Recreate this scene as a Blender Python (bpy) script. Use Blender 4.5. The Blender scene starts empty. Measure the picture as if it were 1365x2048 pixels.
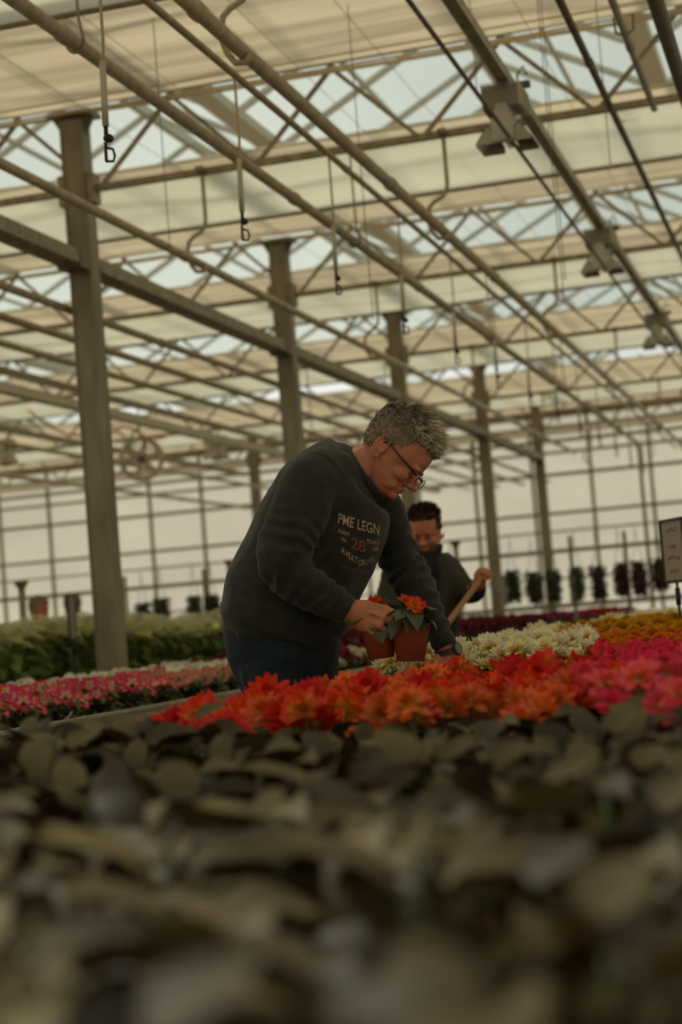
import bpy, bmesh, math, random
import numpy as np
from mathutils import Vector, Matrix, noise
from mathutils.bvhtree import BVHTree
SC = bpy.context.scene
COL = SC.collection
R = math.radians
rnd = random.Random(11)

# ---------------------------------------------------------------- camera
F, CX, CY, CZ = 3500.0, 682.5, 1024.0, 1.08
d1 = Vector((1680 - CX, CY - 1172, -F)).normalized()
_b, _a = 1.0, -0.0797
_c = -(_a * d1.x + _b * d1.y) / d1.z
up = Vector((_a, _b, _c)).normalized()
right = d1.cross(up)
MC = Matrix((right, d1, up))          # world = MC @ camera
CAM = Vector((0, 0, CZ))
cam = bpy.data.cameras.new('camera')
cam.sensor_fit = 'VERTICAL'; cam.sensor_height = 36; cam.lens = F / 2048 * 36
cam.clip_start = 0.05; cam.clip_end = 200
cam.dof.use_dof = True; cam.dof.focus_distance = 4.9; cam.dof.aperture_fstop = 2.9
camo = bpy.data.objects.new('camera', cam); COL.objects.link(camo)
camo.matrix_world = Matrix.Translation(CAM) @ MC.to_4x4()
SC.camera = camo

# ---------------------------------------------------------------- world, sun, exposure
w = bpy.data.worlds.new('sky'); SC.world = w; w.use_nodes = True
wn = w.node_tree.nodes; wl = w.node_tree.links
bg = wn['Background']; bg.inputs[1].default_value = 1.0
wtc = wn.new('ShaderNodeTexCoord'); wno = wn.new('ShaderNodeTexNoise'); wno.inputs['Scale'].default_value = 3.0; wno.inputs['Detail'].default_value = 4
wr = wn.new('ShaderNodeValToRGB')
wr.color_ramp.elements[0].position = 0.35; wr.color_ramp.elements[0].color = (0.62, 0.66, 0.62, 1)
wr.color_ramp.elements[1].position = 0.65; wr.color_ramp.elements[1].color = (0.84, 0.87, 0.80, 1)
wl.new(wtc.outputs['Generated'], wno.inputs['Vector']); wl.new(wno.outputs['Fac'], wr.inputs[0]); wl.new(wr.outputs[0], bg.inputs[0])
sun = bpy.data.lights.new('sun', 'SUN'); sun.energy = 2.6; sun.angle = R(6); sun.color = (1.0, 0.93, 0.78)
suno = bpy.data.objects.new('sun', sun); COL.objects.link(suno)
suno.rotation_euler = Vector((0.45, -0.35, -0.85)).to_track_quat('-Z', 'Y').to_euler()
SC.view_settings.view_transform = 'Standard'; SC.view_settings.look = 'None'
SC.view_settings.exposure = 0.08; SC.view_settings.gamma = 1.0; SC.view_settings.use_curve_mapping = False
SC.cycles.max_bounces = 7; SC.cycles.diffuse_bounces = 3; SC.cycles.glossy_bounces = 2
SC.cycles.transmission_bounces = 3; SC.cycles.transparent_max_bounces = 8
SC.cycles.caustics_reflective = False; SC.cycles.caustics_refractive = False
SC.cycles.use_denoising = True; SC.cycles.sample_clamp_indirect = 4

def ray(px, py): return (MC @ Vector((px - CX, CY - py, -F))) / F
def atd(px, py, d): return CAM + ray(px, py) * d
def atz(px, py, z): r = ray(px, py); return CAM + r * ((z - CZ) / r.z)
def atx(px, py, x): r = ray(px, py); return CAM + r * (x / r.x)
def aty(px, py, y): r = ray(px, py); return CAM + r * (y / r.y)
def proj(p):
    q = MC.transposed() @ (Vector(p) - CAM); return CX + F * q.x / -q.z, CY - F * q.y / -q.z, -q.z
def seen(p, m=60):
    x, y, d = proj(p); return d > 0.1 and -m < x < 1365 + m and -m < y < 2048 + m

# ---------------------------------------------------------------- materials
def mat(name, col, rough=0.6, metal=0.0, vary=0.0, vscale=8.0, bump=0.0, bscale=60.0, spec=0.4, transl=0.0, objvary=0.0, stretch=None, ramp=None, sheen=0.0, hue=0.02):
    m = bpy.data.materials.new(name); m.use_nodes = True
    n = m.node_tree.nodes; l = m.node_tree.links
    b = n['Principled BSDF']; out = n['Material Output']
    b.inputs['Roughness'].default_value = rough; b.inputs['Metallic'].default_value = metal
    b.inputs['Specular IOR Level'].default_value = spec
    if sheen: b.inputs['Sheen Weight'].default_value = sheen
    c4 = (*col, 1)
    src = None
    tc = n.new('ShaderNodeTexCoord')
    mp = n.new('ShaderNodeMapping'); l.new(tc.outputs['Object'], mp.inputs[0])
    if stretch: mp.inputs['Scale'].default_value = stretch
    if ramp:
        at = n.new('ShaderNodeAttribute'); at.attribute_name = 'Col'
        sp = n.new('ShaderNodeSeparateColor'); l.new(at.outputs['Color'], sp.inputs[0])
        rp = n.new('ShaderNodeValToRGB'); l.new(sp.outputs[0], rp.inputs[0])
        while len(rp.color_ramp.elements) < len(ramp): rp.color_ramp.elements.new(0.5)
        for e, (p, c) in zip(rp.color_ramp.elements, ramp): e.position = p; e.color = (*c, 1)
        src = rp.outputs[0]
    if vary:
        no = n.new('ShaderNodeTexNoise'); no.inputs['Scale'].default_value = vscale; no.inputs['Detail'].default_value = 5
        l.new(mp.outputs[0], no.inputs['Vector'])
        mr = n.new('ShaderNodeMapRange'); l.new(no.outputs['Fac'], mr.inputs[0])
        mr.inputs[1].default_value = 0.3; mr.inputs[2].default_value = 0.7
        mr.inputs[3].default_value = 1 - vary; mr.inputs[4].default_value = 1 + vary
        mx = n.new('ShaderNodeMix'); mx.data_type = 'RGBA'; mx.blend_type = 'MULTIPLY'; mx.inputs[0].default_value = 1
        if src: l.new(src, mx.inputs[6])
        else: mx.inputs[6].default_value = c4
        l.new(mr.outputs[0], mx.inputs[7]); src = mx.outputs[2]
    if objvary:
        oi = n.new('ShaderNodeObjectInfo')
        hs = n.new('ShaderNodeHueSaturation')
        if src: l.new(src, hs.inputs['Color'])
        else: hs.inputs['Color'].default_value = c4
        a = n.new('ShaderNodeMapRange'); l.new(oi.outputs['Random'], a.inputs[0]); a.inputs[3].default_value = 1 - objvary; a.inputs[4].default_value = 1 + objvary
        l.new(a.outputs[0], hs.inputs['Value'])
        a2 = n.new('ShaderNodeMath'); a2.operation = 'MULTIPLY_ADD'; l.new(oi.outputs['Random'], a2.inputs[0]); a2.inputs[1].default_value = hue; a2.inputs[2].default_value = 0.5 - hue / 2
        l.new(a2.outputs[0], hs.inputs['Hue'])
        src = hs.outputs[0]
    if src: l.new(src, b.inputs['Base Color'])
    else: b.inputs['Base Color'].default_value = c4
    if bump:
        no2 = n.new('ShaderNodeTexNoise'); no2.inputs['Scale'].default_value = bscale; no2.inputs['Detail'].default_value = 3
        l.new(mp.outputs[0], no2.inputs['Vector'])
        bp = n.new('ShaderNodeBump'); bp.inputs['Strength'].default_value = bump; bp.inputs['Distance'].default_value = 0.01
        l.new(no2.outputs['Fac'], bp.inputs['Height']); l.new(bp.outputs[0], b.inputs['Normal'])
    if transl:
        t = n.new('ShaderNodeBsdfTranslucent'); ms = n.new('ShaderNodeMixShader'); ms.inputs[0].default_value = transl
        if src: l.new(src, t.inputs[0])
        else: t.inputs[0].default_value = c4
        l.new(b.outputs[0], ms.inputs[1]); l.new(t.outputs[0], ms.inputs[2]); l.new(ms.outputs[0], out.inputs[0])
    m.diffuse_color = c4
    return m

def cloth_mat(name, col, tf, streak, sc, lo=0.75):
    m = bpy.data.materials.new(name); m.use_nodes = True
    n = m.node_tree.nodes; l = m.node_tree.links; n.remove(n['Principled BSDF'])
    tc = n.new('ShaderNodeTexCoord'); mp = n.new('ShaderNodeMapping'); mp.inputs['Scale'].default_value = sc
    l.new(tc.outputs['Object'], mp.inputs[0])
    no = n.new('ShaderNodeTexNoise'); no.inputs['Scale'].default_value = 1; no.inputs['Detail'].default_value = 6; no.inputs['Distortion'].default_value = 0.4
    l.new(mp.outputs[0], no.inputs['Vector'])
    r = n.new('ShaderNodeValToRGB'); l.new(no.outputs['Fac'], r.inputs[0])
    r.color_ramp.elements[0].position = 0.32; r.color_ramp.elements[0].color = tuple(c * lo for c in col) + (1,)
    r.color_ramp.elements[1].position = 0.62; r.color_ramp.elements[1].color = (*col, 1)
    t = n.new('ShaderNodeBsdfTranslucent'); d = n.new('ShaderNodeBsdfDiffuse'); ms = n.new('ShaderNodeMixShader')
    ms.inputs[0].default_value = tf
    l.new(r.outputs[0], t.inputs[0]); l.new(r.outputs[0], d.inputs[0])
    l.new(d.outputs[0], ms.inputs[1]); l.new(t.outputs[0], ms.inputs[2]); l.new(ms.outputs[0], n['Material Output'].inputs[0])
    return m

def glass_mat(name, tint, gl=0.08):
    m = bpy.data.materials.new(name); m.use_nodes = True
    n = m.node_tree.nodes; l = m.node_tree.links; n.remove(n['Principled BSDF'])
    t = n.new('ShaderNodeBsdfTransparent'); t.inputs[0].default_value = (*tint, 1)
    g = n.new('ShaderNodeBsdfGlossy'); g.inputs['Roughness'].default_value = 0.1
    ms = n.new('ShaderNodeMixShader'); ms.inputs[0].default_value = gl
    l.new(t.outputs[0], ms.inputs[1]); l.new(g.outputs[0], ms.inputs[2]); l.new(ms.outputs[0], n['Material Output'].inputs[0])
    return m

M = {}
M['steel'] = mat('galvanised_steel', (0.30, 0.25, 0.165), 0.55, 0.25, vary=0.28, vscale=14, bump=0.05)
M['column'] = mat('column_steel', (0.27, 0.225, 0.15), 0.6, 0.2, vary=0.3, vscale=9, stretch=(1, 1, 0.25))
M['pipe'] = mat('painted_pipe', (0.42, 0.34, 0.22), 0.45, 0.1, vary=0.18, vscale=20)
M['darkpipe'] = mat('dark_pipe', (0.16, 0.13, 0.09), 0.5, 0.3, vary=0.2, vscale=20)
M['alu'] = mat('aluminium_rim', (0.42, 0.36, 0.27), 0.5, 0.3, vary=0.2, vscale=12, bump=0.03)
M['whitebar'] = mat('roof_bar', (0.55, 0.52, 0.42), 0.5, 0.1)
M['lampgrey'] = mat('lamp_housing', (0.50, 0.44, 0.33), 0.45, 0.1, vary=0.08)
M['reflector'] = mat('lamp_reflector', (0.42, 0.36, 0.26), 0.35, 0.3)
M['black'] = mat('black_plastic', (0.012, 0.013, 0.012), 0.45)
M['glasslamp'] = mat('lamp_bulb', (0.85, 0.8, 0.65), 0.2)
M['floor'] = mat('concrete', (0.13, 0.115, 0.09), 0.8, vary=0.3, vscale=1.5, bump=0.1)
M['beige'] = cloth_mat('beige_shade_cloth', (0.83, 0.67, 0.49), 0.62, 1, (0.25, 7.0, 1), 0.62)
M['film'] = cloth_mat('white_film', (0.93, 0.90, 0.82), 0.80, 1, (0.5, 2.0, 1), 0.90)
M['wallsheet'] = cloth_mat('wall_sheet', (0.88, 0.84, 0.76), 0.78, 1, (0.4, 0.4, 0.7), 0.93)
M['glass'] = glass_mat('roof_glass', (0.80, 0.83, 0.76))
M['hem'] = cloth_mat('hem_cloth', (0.88, 0.78, 0.62), 0.7, 1, (0.5, 2.0, 1), 0.85)
M['orange_cable'] = mat('orange_cable', (0.55, 0.22, 0.05), 0.5)
M['fan'] = mat('fan_housing', (0.50, 0.38, 0.26), 0.5, vary=0.1)
M['pot_t'] = mat('terracotta_plastic', (0.30, 0.05, 0.022), 0.5, vary=0.12, vscale=12)
M['pot_b'] = mat('black_pot', (0.015, 0.014, 0.012), 0.5)
M['soil'] = mat('soil', (0.03, 0.02, 0.012), 0.95)
M['stem'] = mat('stem', (0.09, 0.12, 0.035), 0.6)
M['leaf'] = mat('dark_leaf', (0.062, 0.078, 0.034), 0.5, vary=0.25, vscale=18, transl=0.12, objvary=0.3, spec=0.5)
M['leaf_fg'] = mat('near_leaf', (0.088, 0.061, 0.025), 0.55, vary=0.4, vscale=14, transl=0.08, objvary=0.7, spec=0.22)
M['leaf_l'] = mat('petunia_leaf', (0.10, 0.13, 0.04), 0.5, vary=0.2, transl=0.2, objvary=0.3)
M['leaf_g'] = mat('sunlit_pale_leaf', (0.66, 0.67, 0.26), 0.5, vary=0.25, transl=0.4, objvary=0.35)  # pale leaf tone raised in the colour to stand for sunlight on the tops
M['leaf_gd'] = mat('mid_leaf', (0.17, 0.22, 0.055), 0.55, vary=0.25, transl=0.2, objvary=0.3)
M['leaf_red'] = mat('dark_red_leaf', (0.10, 0.02, 0.02), 0.55, vary=0.3, transl=0.15, objvary=0.3)
M['paper'] = mat('sign_paper', (0.40, 0.33, 0.28), 0.7)
M['ink'] = mat('sign_ink', (0.10, 0.08, 0.09), 0.8)
M['ink_red'] = mat('sign_red_ink', (0.30, 0.09, 0.08), 0.8)
M['green_tag'] = mat('green_tag', (0.03, 0.35, 0.05), 0.5)
M['wood'] = mat('broom_wood', (0.42, 0.21, 0.10), 0.55, vary=0.15)
M['skin'] = mat('skin', (0.52, 0.185, 0.095), 0.5, vary=0.16, vscale=22, bump=0.12, bscale=120, spec=0.35)
M['skin2'] = mat('skin_ruddy', (0.50, 0.17, 0.085), 0.5, vary=0.15, vscale=20)
M['sweater'] = mat('sweater_jersey', (0.029, 0.0275, 0.021), 0.85, vary=0.25, vscale=25, bump=0.25, bscale=260, spec=0.15, sheen=0.17)
M['jeans'] = mat('dark_denim', (0.014, 0.022, 0.028), 0.8, vary=0.3, vscale=30, bump=0.3, bscale=300, spec=0.2, sheen=0.05)
M['jacket'] = mat('dark_jacket', (0.035, 0.029, 0.02), 0.8, vary=0.2, bump=0.1)
M['tee'] = mat('black_tee', (0.01, 0.01, 0.012), 0.85)
M['hair_a'] = mat('grey_hair', (0.3, 0.25, 0.17), 0.55, ramp=[(0, (0.06, 0.045, 0.03)), (0.45, (0.27, 0.21, 0.14)), (1, (0.80, 0.68, 0.48))])
M['scalp'] = mat('hair_base', (0.20, 0.135, 0.085), 0.8, vary=0.4, vscale=60)
M['hair_b'] = mat('brown_hair', (0.055, 0.032, 0.018), 0.7, vary=0.4, vscale=60)
M['hair_c'] = mat('light_grey_hair', (0.34, 0.23, 0.16), 0.7, vary=0.2)
M['stubble'] = mat('stubble', (0.17, 0.07, 0.04), 0.8)
M['print'] = mat('print_tan', (0.46, 0.33, 0.19), 0.8, vary=0.25, vscale=90)
M['print_red'] = mat('print_rust', (0.26, 0.075, 0.035), 0.8, vary=0.25, vscale=90)
M['print_dk'] = mat('print_brown', (0.13, 0.065, 0.035), 0.8)
M['dial'] = mat('watch_dial', (0.16, 0.15, 0.12), 0.3, 0.3)
M['rim'] = mat('glasses_metal', (0.10, 0.08, 0.06), 0.3, 0.5)
M['lens'] = glass_mat('lens', (0.93, 0.93, 0.90), 0.12)
M['shaded_eyelid'] = mat('shaded_eyelid', (0.22, 0.075, 0.04), 0.6)  # skin tone darkened, shade over the lowered eyes put into the colour
M['shoe'] = mat('shoe', (0.02, 0.018, 0.015), 0.6)
def petal(name, ramp, t=0.18, vary=0.12): return mat(name, ramp[-1][1], 0.55, vary=vary, vscale=60, transl=t, objvary=0.14, ramp=ramp, spec=0.25, hue=0.006)
YEL, RED, ORG, CRM = (0.85, 0.42, 0.05), (0.80, 0.036, 0.010), (0.85, 0.13, 0.02), (0.86, 0.77, 0.52)
M['p_red'] = petal('petal_red_yellow', [(0, (0.92, 0.52, 0.05)), (0.52, (0.92, 0.38, 0.04)), (0.74, RED), (1, (0.84, 0.055, 0.014))])
M['p_org'] = petal('petal_orange', [(0, (0.85, 0.42, 0.06)), (0.5, (0.86, 0.26, 0.05)), (1, (0.82, 0.08, 0.025))])
M['p_redd'] = petal('petal_red', [(0, (0.75, 0.2, 0.02)), (0.25, RED), (1, (0.66, 0.02, 0.008))])
M['p_cream'] = petal('petal_cream', [(0, (0.90, 0.55, 0.05)), (0.40, (0.92, 0.70, 0.20)), (0.70, (0.90, 0.82, 0.56)), (1, (0.92, 0.86, 0.66))], 0.25)
M['p_white'] = petal('petal_white', [(0, (0.8, 0.75, 0.35)), (0.4, (0.84, 0.80, 0.60)), (1, (0.88, 0.85, 0.70))], 0.25)
M['p_mag'] = petal('petal_magenta', [(0, (0.85, 0.35, 0.2)), (0.3, (0.80, 0.05, 0.09)), (1, (0.68, 0.012, 0.065))])
M['p_coral'] = petal('petal_coral', [(0, (0.88, 0.6, 0.35)), (0.4, (0.85, 0.10, 0.05)), (1, (0.80, 0.08, 0.14))])
M['p_yel'] = petal('petal_yellow', [(0, (0.62, 0.28, 0.01)), (1, (0.78, 0.40, 0.02))])
M['p_mari'] = petal('petal_orange_pompon', [(0, (0.7, 0.2, 0.01)), (1, (0.80, 0.24, 0.03))])
M['p_pet'] = petal('petal_pink_star', [(0, (0.6, 0.5, 0.10)), (0.30, (0.84, 0.52, 0.36)), (0.62, (0.76, 0.10, 0.17)), (1, (0.70, 0.014, 0.09))], 0.25)
M['p_sal'] = petal('petal_salmon', [(0, (0.7, 0.5, 0.2)), (0.4, (0.72, 0.30, 0.24)), (0.7, (0.60, 0.08, 0.08)), (1, (0.78, 0.45, 0.36))], 0.25)
M['p_wine'] = petal('petal_wine', [(0, (0.2, 0.05, 0.02)), (0.4, (0.13, 0.008, 0.02)), (1, (0.20, 0.008, 0.035))])
M['p_purp'] = petal('petal_purple', [(0, (0.3, 0.05, 0.1)), (1, (0.34, 0.03, 0.12))])
M['p_far'] = petal('petal_far_red', [(0, (0.4, 0.05, 0.03)), (1, (0.5, 0.03, 0.02))])
M['disc'] = mat('flower_disc', (0.7, 0.35, 0.03), 0.8, bump=0.3, bscale=400)
M['disc_d'] = mat('flower_disc_dark', (0.06, 0.04, 0.01), 0.8)

# ---------------------------------------------------------------- mesh helper
class MB:
    def __init__(s): s.v = []; s.f = []; s.c = []; s.m = []
    def add(s, vs, fs, col=0.5, mi=0):
        o = len(s.v); s.v += [tuple(v) for v in vs]
        s.c += (list(col) if isinstance(col, (list, tuple)) else [col] * len(vs))
        s.f += [tuple(o + i for i in f) for f in fs]; s.m += [mi] * len(fs)
    def box(s, c, d, rot=None, mi=0, col=0.5, taper=1.0):
        vs = []
        for z in (-1, 1):
            k = taper if z > 0 else 1
            for x, y in ((-1, -1), (1, -1), (1, 1), (-1, 1)): vs.append(Vector((x * d[0] / 2 * k, y * d[1] / 2 * k, z * d[2] / 2)))
        if rot is not None: vs = [rot @ v for v in vs]
        vs = [v + Vector(c) for v in vs]
        s.add(vs, [(3, 2, 1, 0), (4, 5, 6, 7), (0, 1, 5, 4), (1, 2, 6, 5), (2, 3, 7, 6), (3, 0, 4, 7)], col, mi)
    def beam(s, a, b, wd, ht, mi=0):
        a, b = Vector(a), Vector(b); d = b - a; q = d.to_track_quat('Y', 'Z').to_matrix()
        s.box((a + b) / 2, (wd, d.length, ht), q, mi)
    def tube(s, pts, rad, n=8, cap=True, mi=0, col=0.5):
        pts = [Vector(p) for p in pts]
        if not isinstance(rad, (list, tuple)): rad = [rad] * len(pts)
        vs = []; prev = None
        for i, p in enumerate(pts):
            t = (pts[min(i + 1, len(pts) - 1)] - pts[max(i - 1, 0)]).normalized()
            if prev is None: u = t.orthogonal().normalized()
            else: u = (prev - t * prev.dot(t)).normalized()
            prev = u; v = t.cross(u)
            for k in range(n):
                a = 2 * math.pi * k / n; vs.append(p + (u * math.cos(a) + v * math.sin(a)) * rad[i])
        fs = [(i * n + k, i * n + (k + 1) % n, (i + 1) * n + (k + 1) % n, (i + 1) * n + k) for i in range(len(pts) - 1) for k in range(n)]
        if cap: fs += [tuple(range(n))[::-1], tuple((len(pts) - 1) * n + k for k in range(n))]
        s.add(vs, fs, col, mi)
    def loft(s, rings, mi=0, col=0.5, cap=True):
        n = len(rings[0]); vs = [p for r in rings for p in r]
        fs = [(i * n + k, i * n + (k + 1) % n, (i + 1) * n + (k + 1) % n, (i + 1) * n + k) for i in range(len(rings) - 1) for k in range(n)]
        if cap: fs += [tuple(range(n))[::-1], tuple((len(rings) - 1) * n + k for k in range(n))]
        s.add(vs, fs, col, mi)
    def lathe(s, prof, n=16, c=(0, 0, 0), mi=0, col=0.5, rot=None):
        rings = []
        for r, z in prof:
            ring = [Vector((r * math.cos(2 * math.pi * k / n), r * math.sin(2 * math.pi * k / n), z)) for k in range(n)]
            if rot is not None: ring = [rot @ v for v in ring]
            rings.append([v + Vector(c) for v in ring])
        s.loft(rings, mi, col)
    def ell(s, c, r, rot=None, n=14, mi=0, col=0.5):
        rings = []
        for j in range(1, n // 2 + 2):
            a = math.pi * j / (n // 2 + 2)
            ring = [Vector((r[0] * math.sin(a) * math.cos(2 * math.pi * k / n), r[1] * math.sin(a) * math.sin(2 * math.pi * k / n), -r[2] * math.cos(a))) for k in range(n)]
            if rot is not None: ring = [rot @ v for v in ring]
            rings.append([v + Vector(c) for v in ring])
        s.loft(rings, mi, col)
    def mesh(s, name, mats, smooth=True):
        me = bpy.data.meshes.new(name); me.from_pydata(s.v, [], s.f)
        for m in (mats if isinstance(mats, (list, tuple)) else [mats]): me.materials.append(m)
        if any(s.m): me.polygons.foreach_set('material_index', s.m)
        ca = me.color_attributes.new('Col', 'FLOAT_COLOR', 'POINT')
        arr = np.ones((len(s.v), 4), dtype=np.float32); arr[:, 0] = s.c; arr[:, 1] = s.c; arr[:, 2] = s.c
        ca.data.foreach_set('color', arr.ravel())
        if smooth: me.polygons.foreach_set('use_smooth', [True] * len(me.polygons))
        me.update(); return me
    def build(s, name, mats, parent=None, smooth=False): return inst(name, s.mesh(name, mats, smooth), parent)

def inst(name, me, parent=None, mw=None):
    o = bpy.data.objects.new(name, me); COL.objects.link(o)
    if parent is not None: o.parent = parent
    if mw is not None: o.matrix_local = mw
    return o
def tag(o, label=None, cat=None, group=None, kind=None):
    if label: o['label'] = label
    if cat: o['category'] = cat
    if group: o['group'] = group
    if kind: o['kind'] = kind
    return o
def thing(name, label, cat, loc=(0, 0, 0), rz=0, group=None, kind='thing'):
    o = bpy.data.objects.new(name, None); o.empty_display_size = 0.05; COL.objects.link(o)
    o.location = loc; o.rotation_euler = (0, 0, rz); return tag(o, label, cat, group, kind)
ORD = ['first', 'second', 'third', 'fourth', 'fifth', 'sixth', 'seventh', 'eighth', 'ninth', 'tenth', 'eleventh', 'twelfth', 'thirteenth', 'fourteenth', 'fifteenth',
       'sixteenth', 'seventeenth', 'eighteenth', 'nineteenth', 'twentieth'] + ['%dth' % k for k in range(21, 60)]
ORD[20] = '21st'; ORD[21] = '22nd'; ORD[22] = '23rd'; ORD[30] = '31st'; ORD[31] = '32nd'; ORD[32] = '33rd'

# ---------------------------------------------------------------- the setting
X0, X1, Y0, YW = -17.0, 3.0, -3.0, 31.0
ZT, ZB = 4.58, 4.06
m = MB(); m.box(((X0 + X1) / 2, (Y0 + YW) / 2, -0.05), (X1 - X0, YW - Y0, 0.1)); o = m.build('floor', M['floor']); tag(o, kind='structure')

def wall(name, pts_axis, fixed, horiz, rails, skip=()):
    """translucent sheet wall in bays: panes between posts, rails across"""
    e = thing(name, None, None, kind='structure')
    a0 = pts_axis[0]; zt = 5.4
    for p, q in zip(pts_axis[:-1], pts_axis[1:]):
        m = MB(); c = ((p + q) / 2, fixed, zt / 2) if horiz else (fixed, (p + q) / 2, zt / 2)
        d = (q - p - 0.03, 0.012, zt) if horiz else (0.012, q - p - 0.03, zt)
        m.box(c, d); m.build('pane', M['wallsheet'], e)
    s = -1 if (fixed > 0) else 1
    for p in pts_axis:
        m = MB(); c = (p, fixed + s * 0.03, zt / 2) if horiz else (fixed + s * 0.03, p, zt / 2)
        m.box(c, (0.055, 0.06, zt) if horiz else (0.06, 0.055, zt)); m.build('post', M['steel'], e)
    for z, h in rails:
        m = MB(); L = pts_axis[-1] - a0
        c = ((a0 + pts_axis[-1]) / 2, fixed + s * 0.085, z) if horiz else (fixed + s * 0.085, (a0 + pts_axis[-1]) / 2, z)
        m.box(c, (L, 0.05, h) if horiz else (0.05, L, h)); m.build('rail', M['steel'], e)
    return e
bw = [X0] + [-15.58 + 1.05 * k for k in range(18)] + [X1]
wall('wall_back', bw, YW, True, [(4.53, 0.13), (4.05, 0.06), (3.84, 0.05), (3.45, 0.06), (2.76, 0.055), (2.44, 0.035), (2.1, 0.055), (1.6, 0.035), (1.1, 0.05), (0.6, 0.05)])
sw = [Y0 + (YW - Y0) / 16 * k for k in range(17)]
wall('wall_left', sw, X0, False, [(4.0, 0.06), (2.8, 0.06), (2.1, 0.05), (1.1, 0.05)])
wall('wall_right', sw, X1, False, [(4.0, 0.06), (2.8, 0.06), (2.1, 0.05), (1.1, 0.05)])
wall('wall_front', [X0 + 2 * k for k in range(11)], Y0, True, [(4.0, 0.06), (2.8, 0.06), (1.1, 0.05)])

# glass roof: ridges run away from the camera, bars across
e = thing('ceiling', None, None, kind='structure')
GW = 3.2; ze, zr = 5.15, 6.0
m1 = MB(); m2 = MB()
nr = int((X1 - X0) / GW) + 1
for k in range(nr):
    xa = X0 + k * GW; xm = xa + GW / 2; xb = min(xa + GW, X1 + 0.6)
    for (p, q) in (((xa, ze), (xm, zr)), ((xm, zr), (xb, ze))):
        g = MB(); g.add([(p[0], Y0, p[1]), (q[0], Y0, q[1]), (q[0], YW, q[1]), (p[0], YW, p[1])], [(0, 1, 2, 3)]); g.build('pane', M['glass'], e)
        y = Y0
        while y < YW:
            m1.beam((p[0], y, p[1] - 0.02), (q[0], y, q[1] - 0.02), 0.035, 0.05); y += 1.13
        for u in (0.5,):
            x = p[0] + (q[0] - p[0]) * u; z = p[1] + (q[1] - p[1]) * u
            m1.beam((x, Y0, z - 0.04), (x, YW, z - 0.04), 0.03, 0.04)
    g = MB(); g.beam((xm, Y0, zr), (xm, YW, zr), 0.07, 0.09); g.build('ridge_beam', M['whitebar'], e)
    g = MB(); g.beam((xa, Y0, ze - 0.04), (xa, YW, ze - 0.04), 0.16, 0.08); g.build('gutter', M['whitebar'], e)
o = m1.build('glazing_bars', M['whitebar'], e); o['kind'] = 'stuff'

# girders
TY = [1.6, 6.0, 10.5, 14.87, 19.1, 23.9, 28.6]
names = ['behind the camera', 'nearest, above the frame', 'nearest one in view', 'second one in view', 'third one in view', 'fourth one in view', 'farthest, just before the back wall']
bot = MB(); bot.box((0, 0, 0), (X1 - X0, 0.042, 0.042)); bot = bot.mesh('bottom_chord', M['steel'], False)
top = MB(); top.box((0, 0, 0), (X1 - X0, 0.055, 0.055)); top = top.mesh('top_chord', M['steel'], False)
br = {}
for s in (-1, 1):
    g = MB(); g.beam((0, 0, -0.25), (s * 0.545, 0, 0.29), 0.026, 0.026); br[s] = g.mesh('brace', M['steel'], False)
cx = (X0 + X1) / 2
for i, y in enumerate(TY[1:], 1):
    t = thing('lattice_girder', 'zigzag steel lattice girder, ' + names[i], 'girder', (cx, y, 0), group=None)
    inst('bottom_chord', bot, t, Matrix.Translation((0, 0, ZB)))
    inst('top_chord', top, t, Matrix.Translation((0, 0, ZT + 0.07)))
    x = -4.41 - 1.09 * 11
    while x < X1 - 0.6:
        for s in (-1, 1): inst('brace', br[s], t, Matrix.Translation((x - cx + s * 0.02, 0, (ZT + ZB) / 2)))
        x += 1.09
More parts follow.
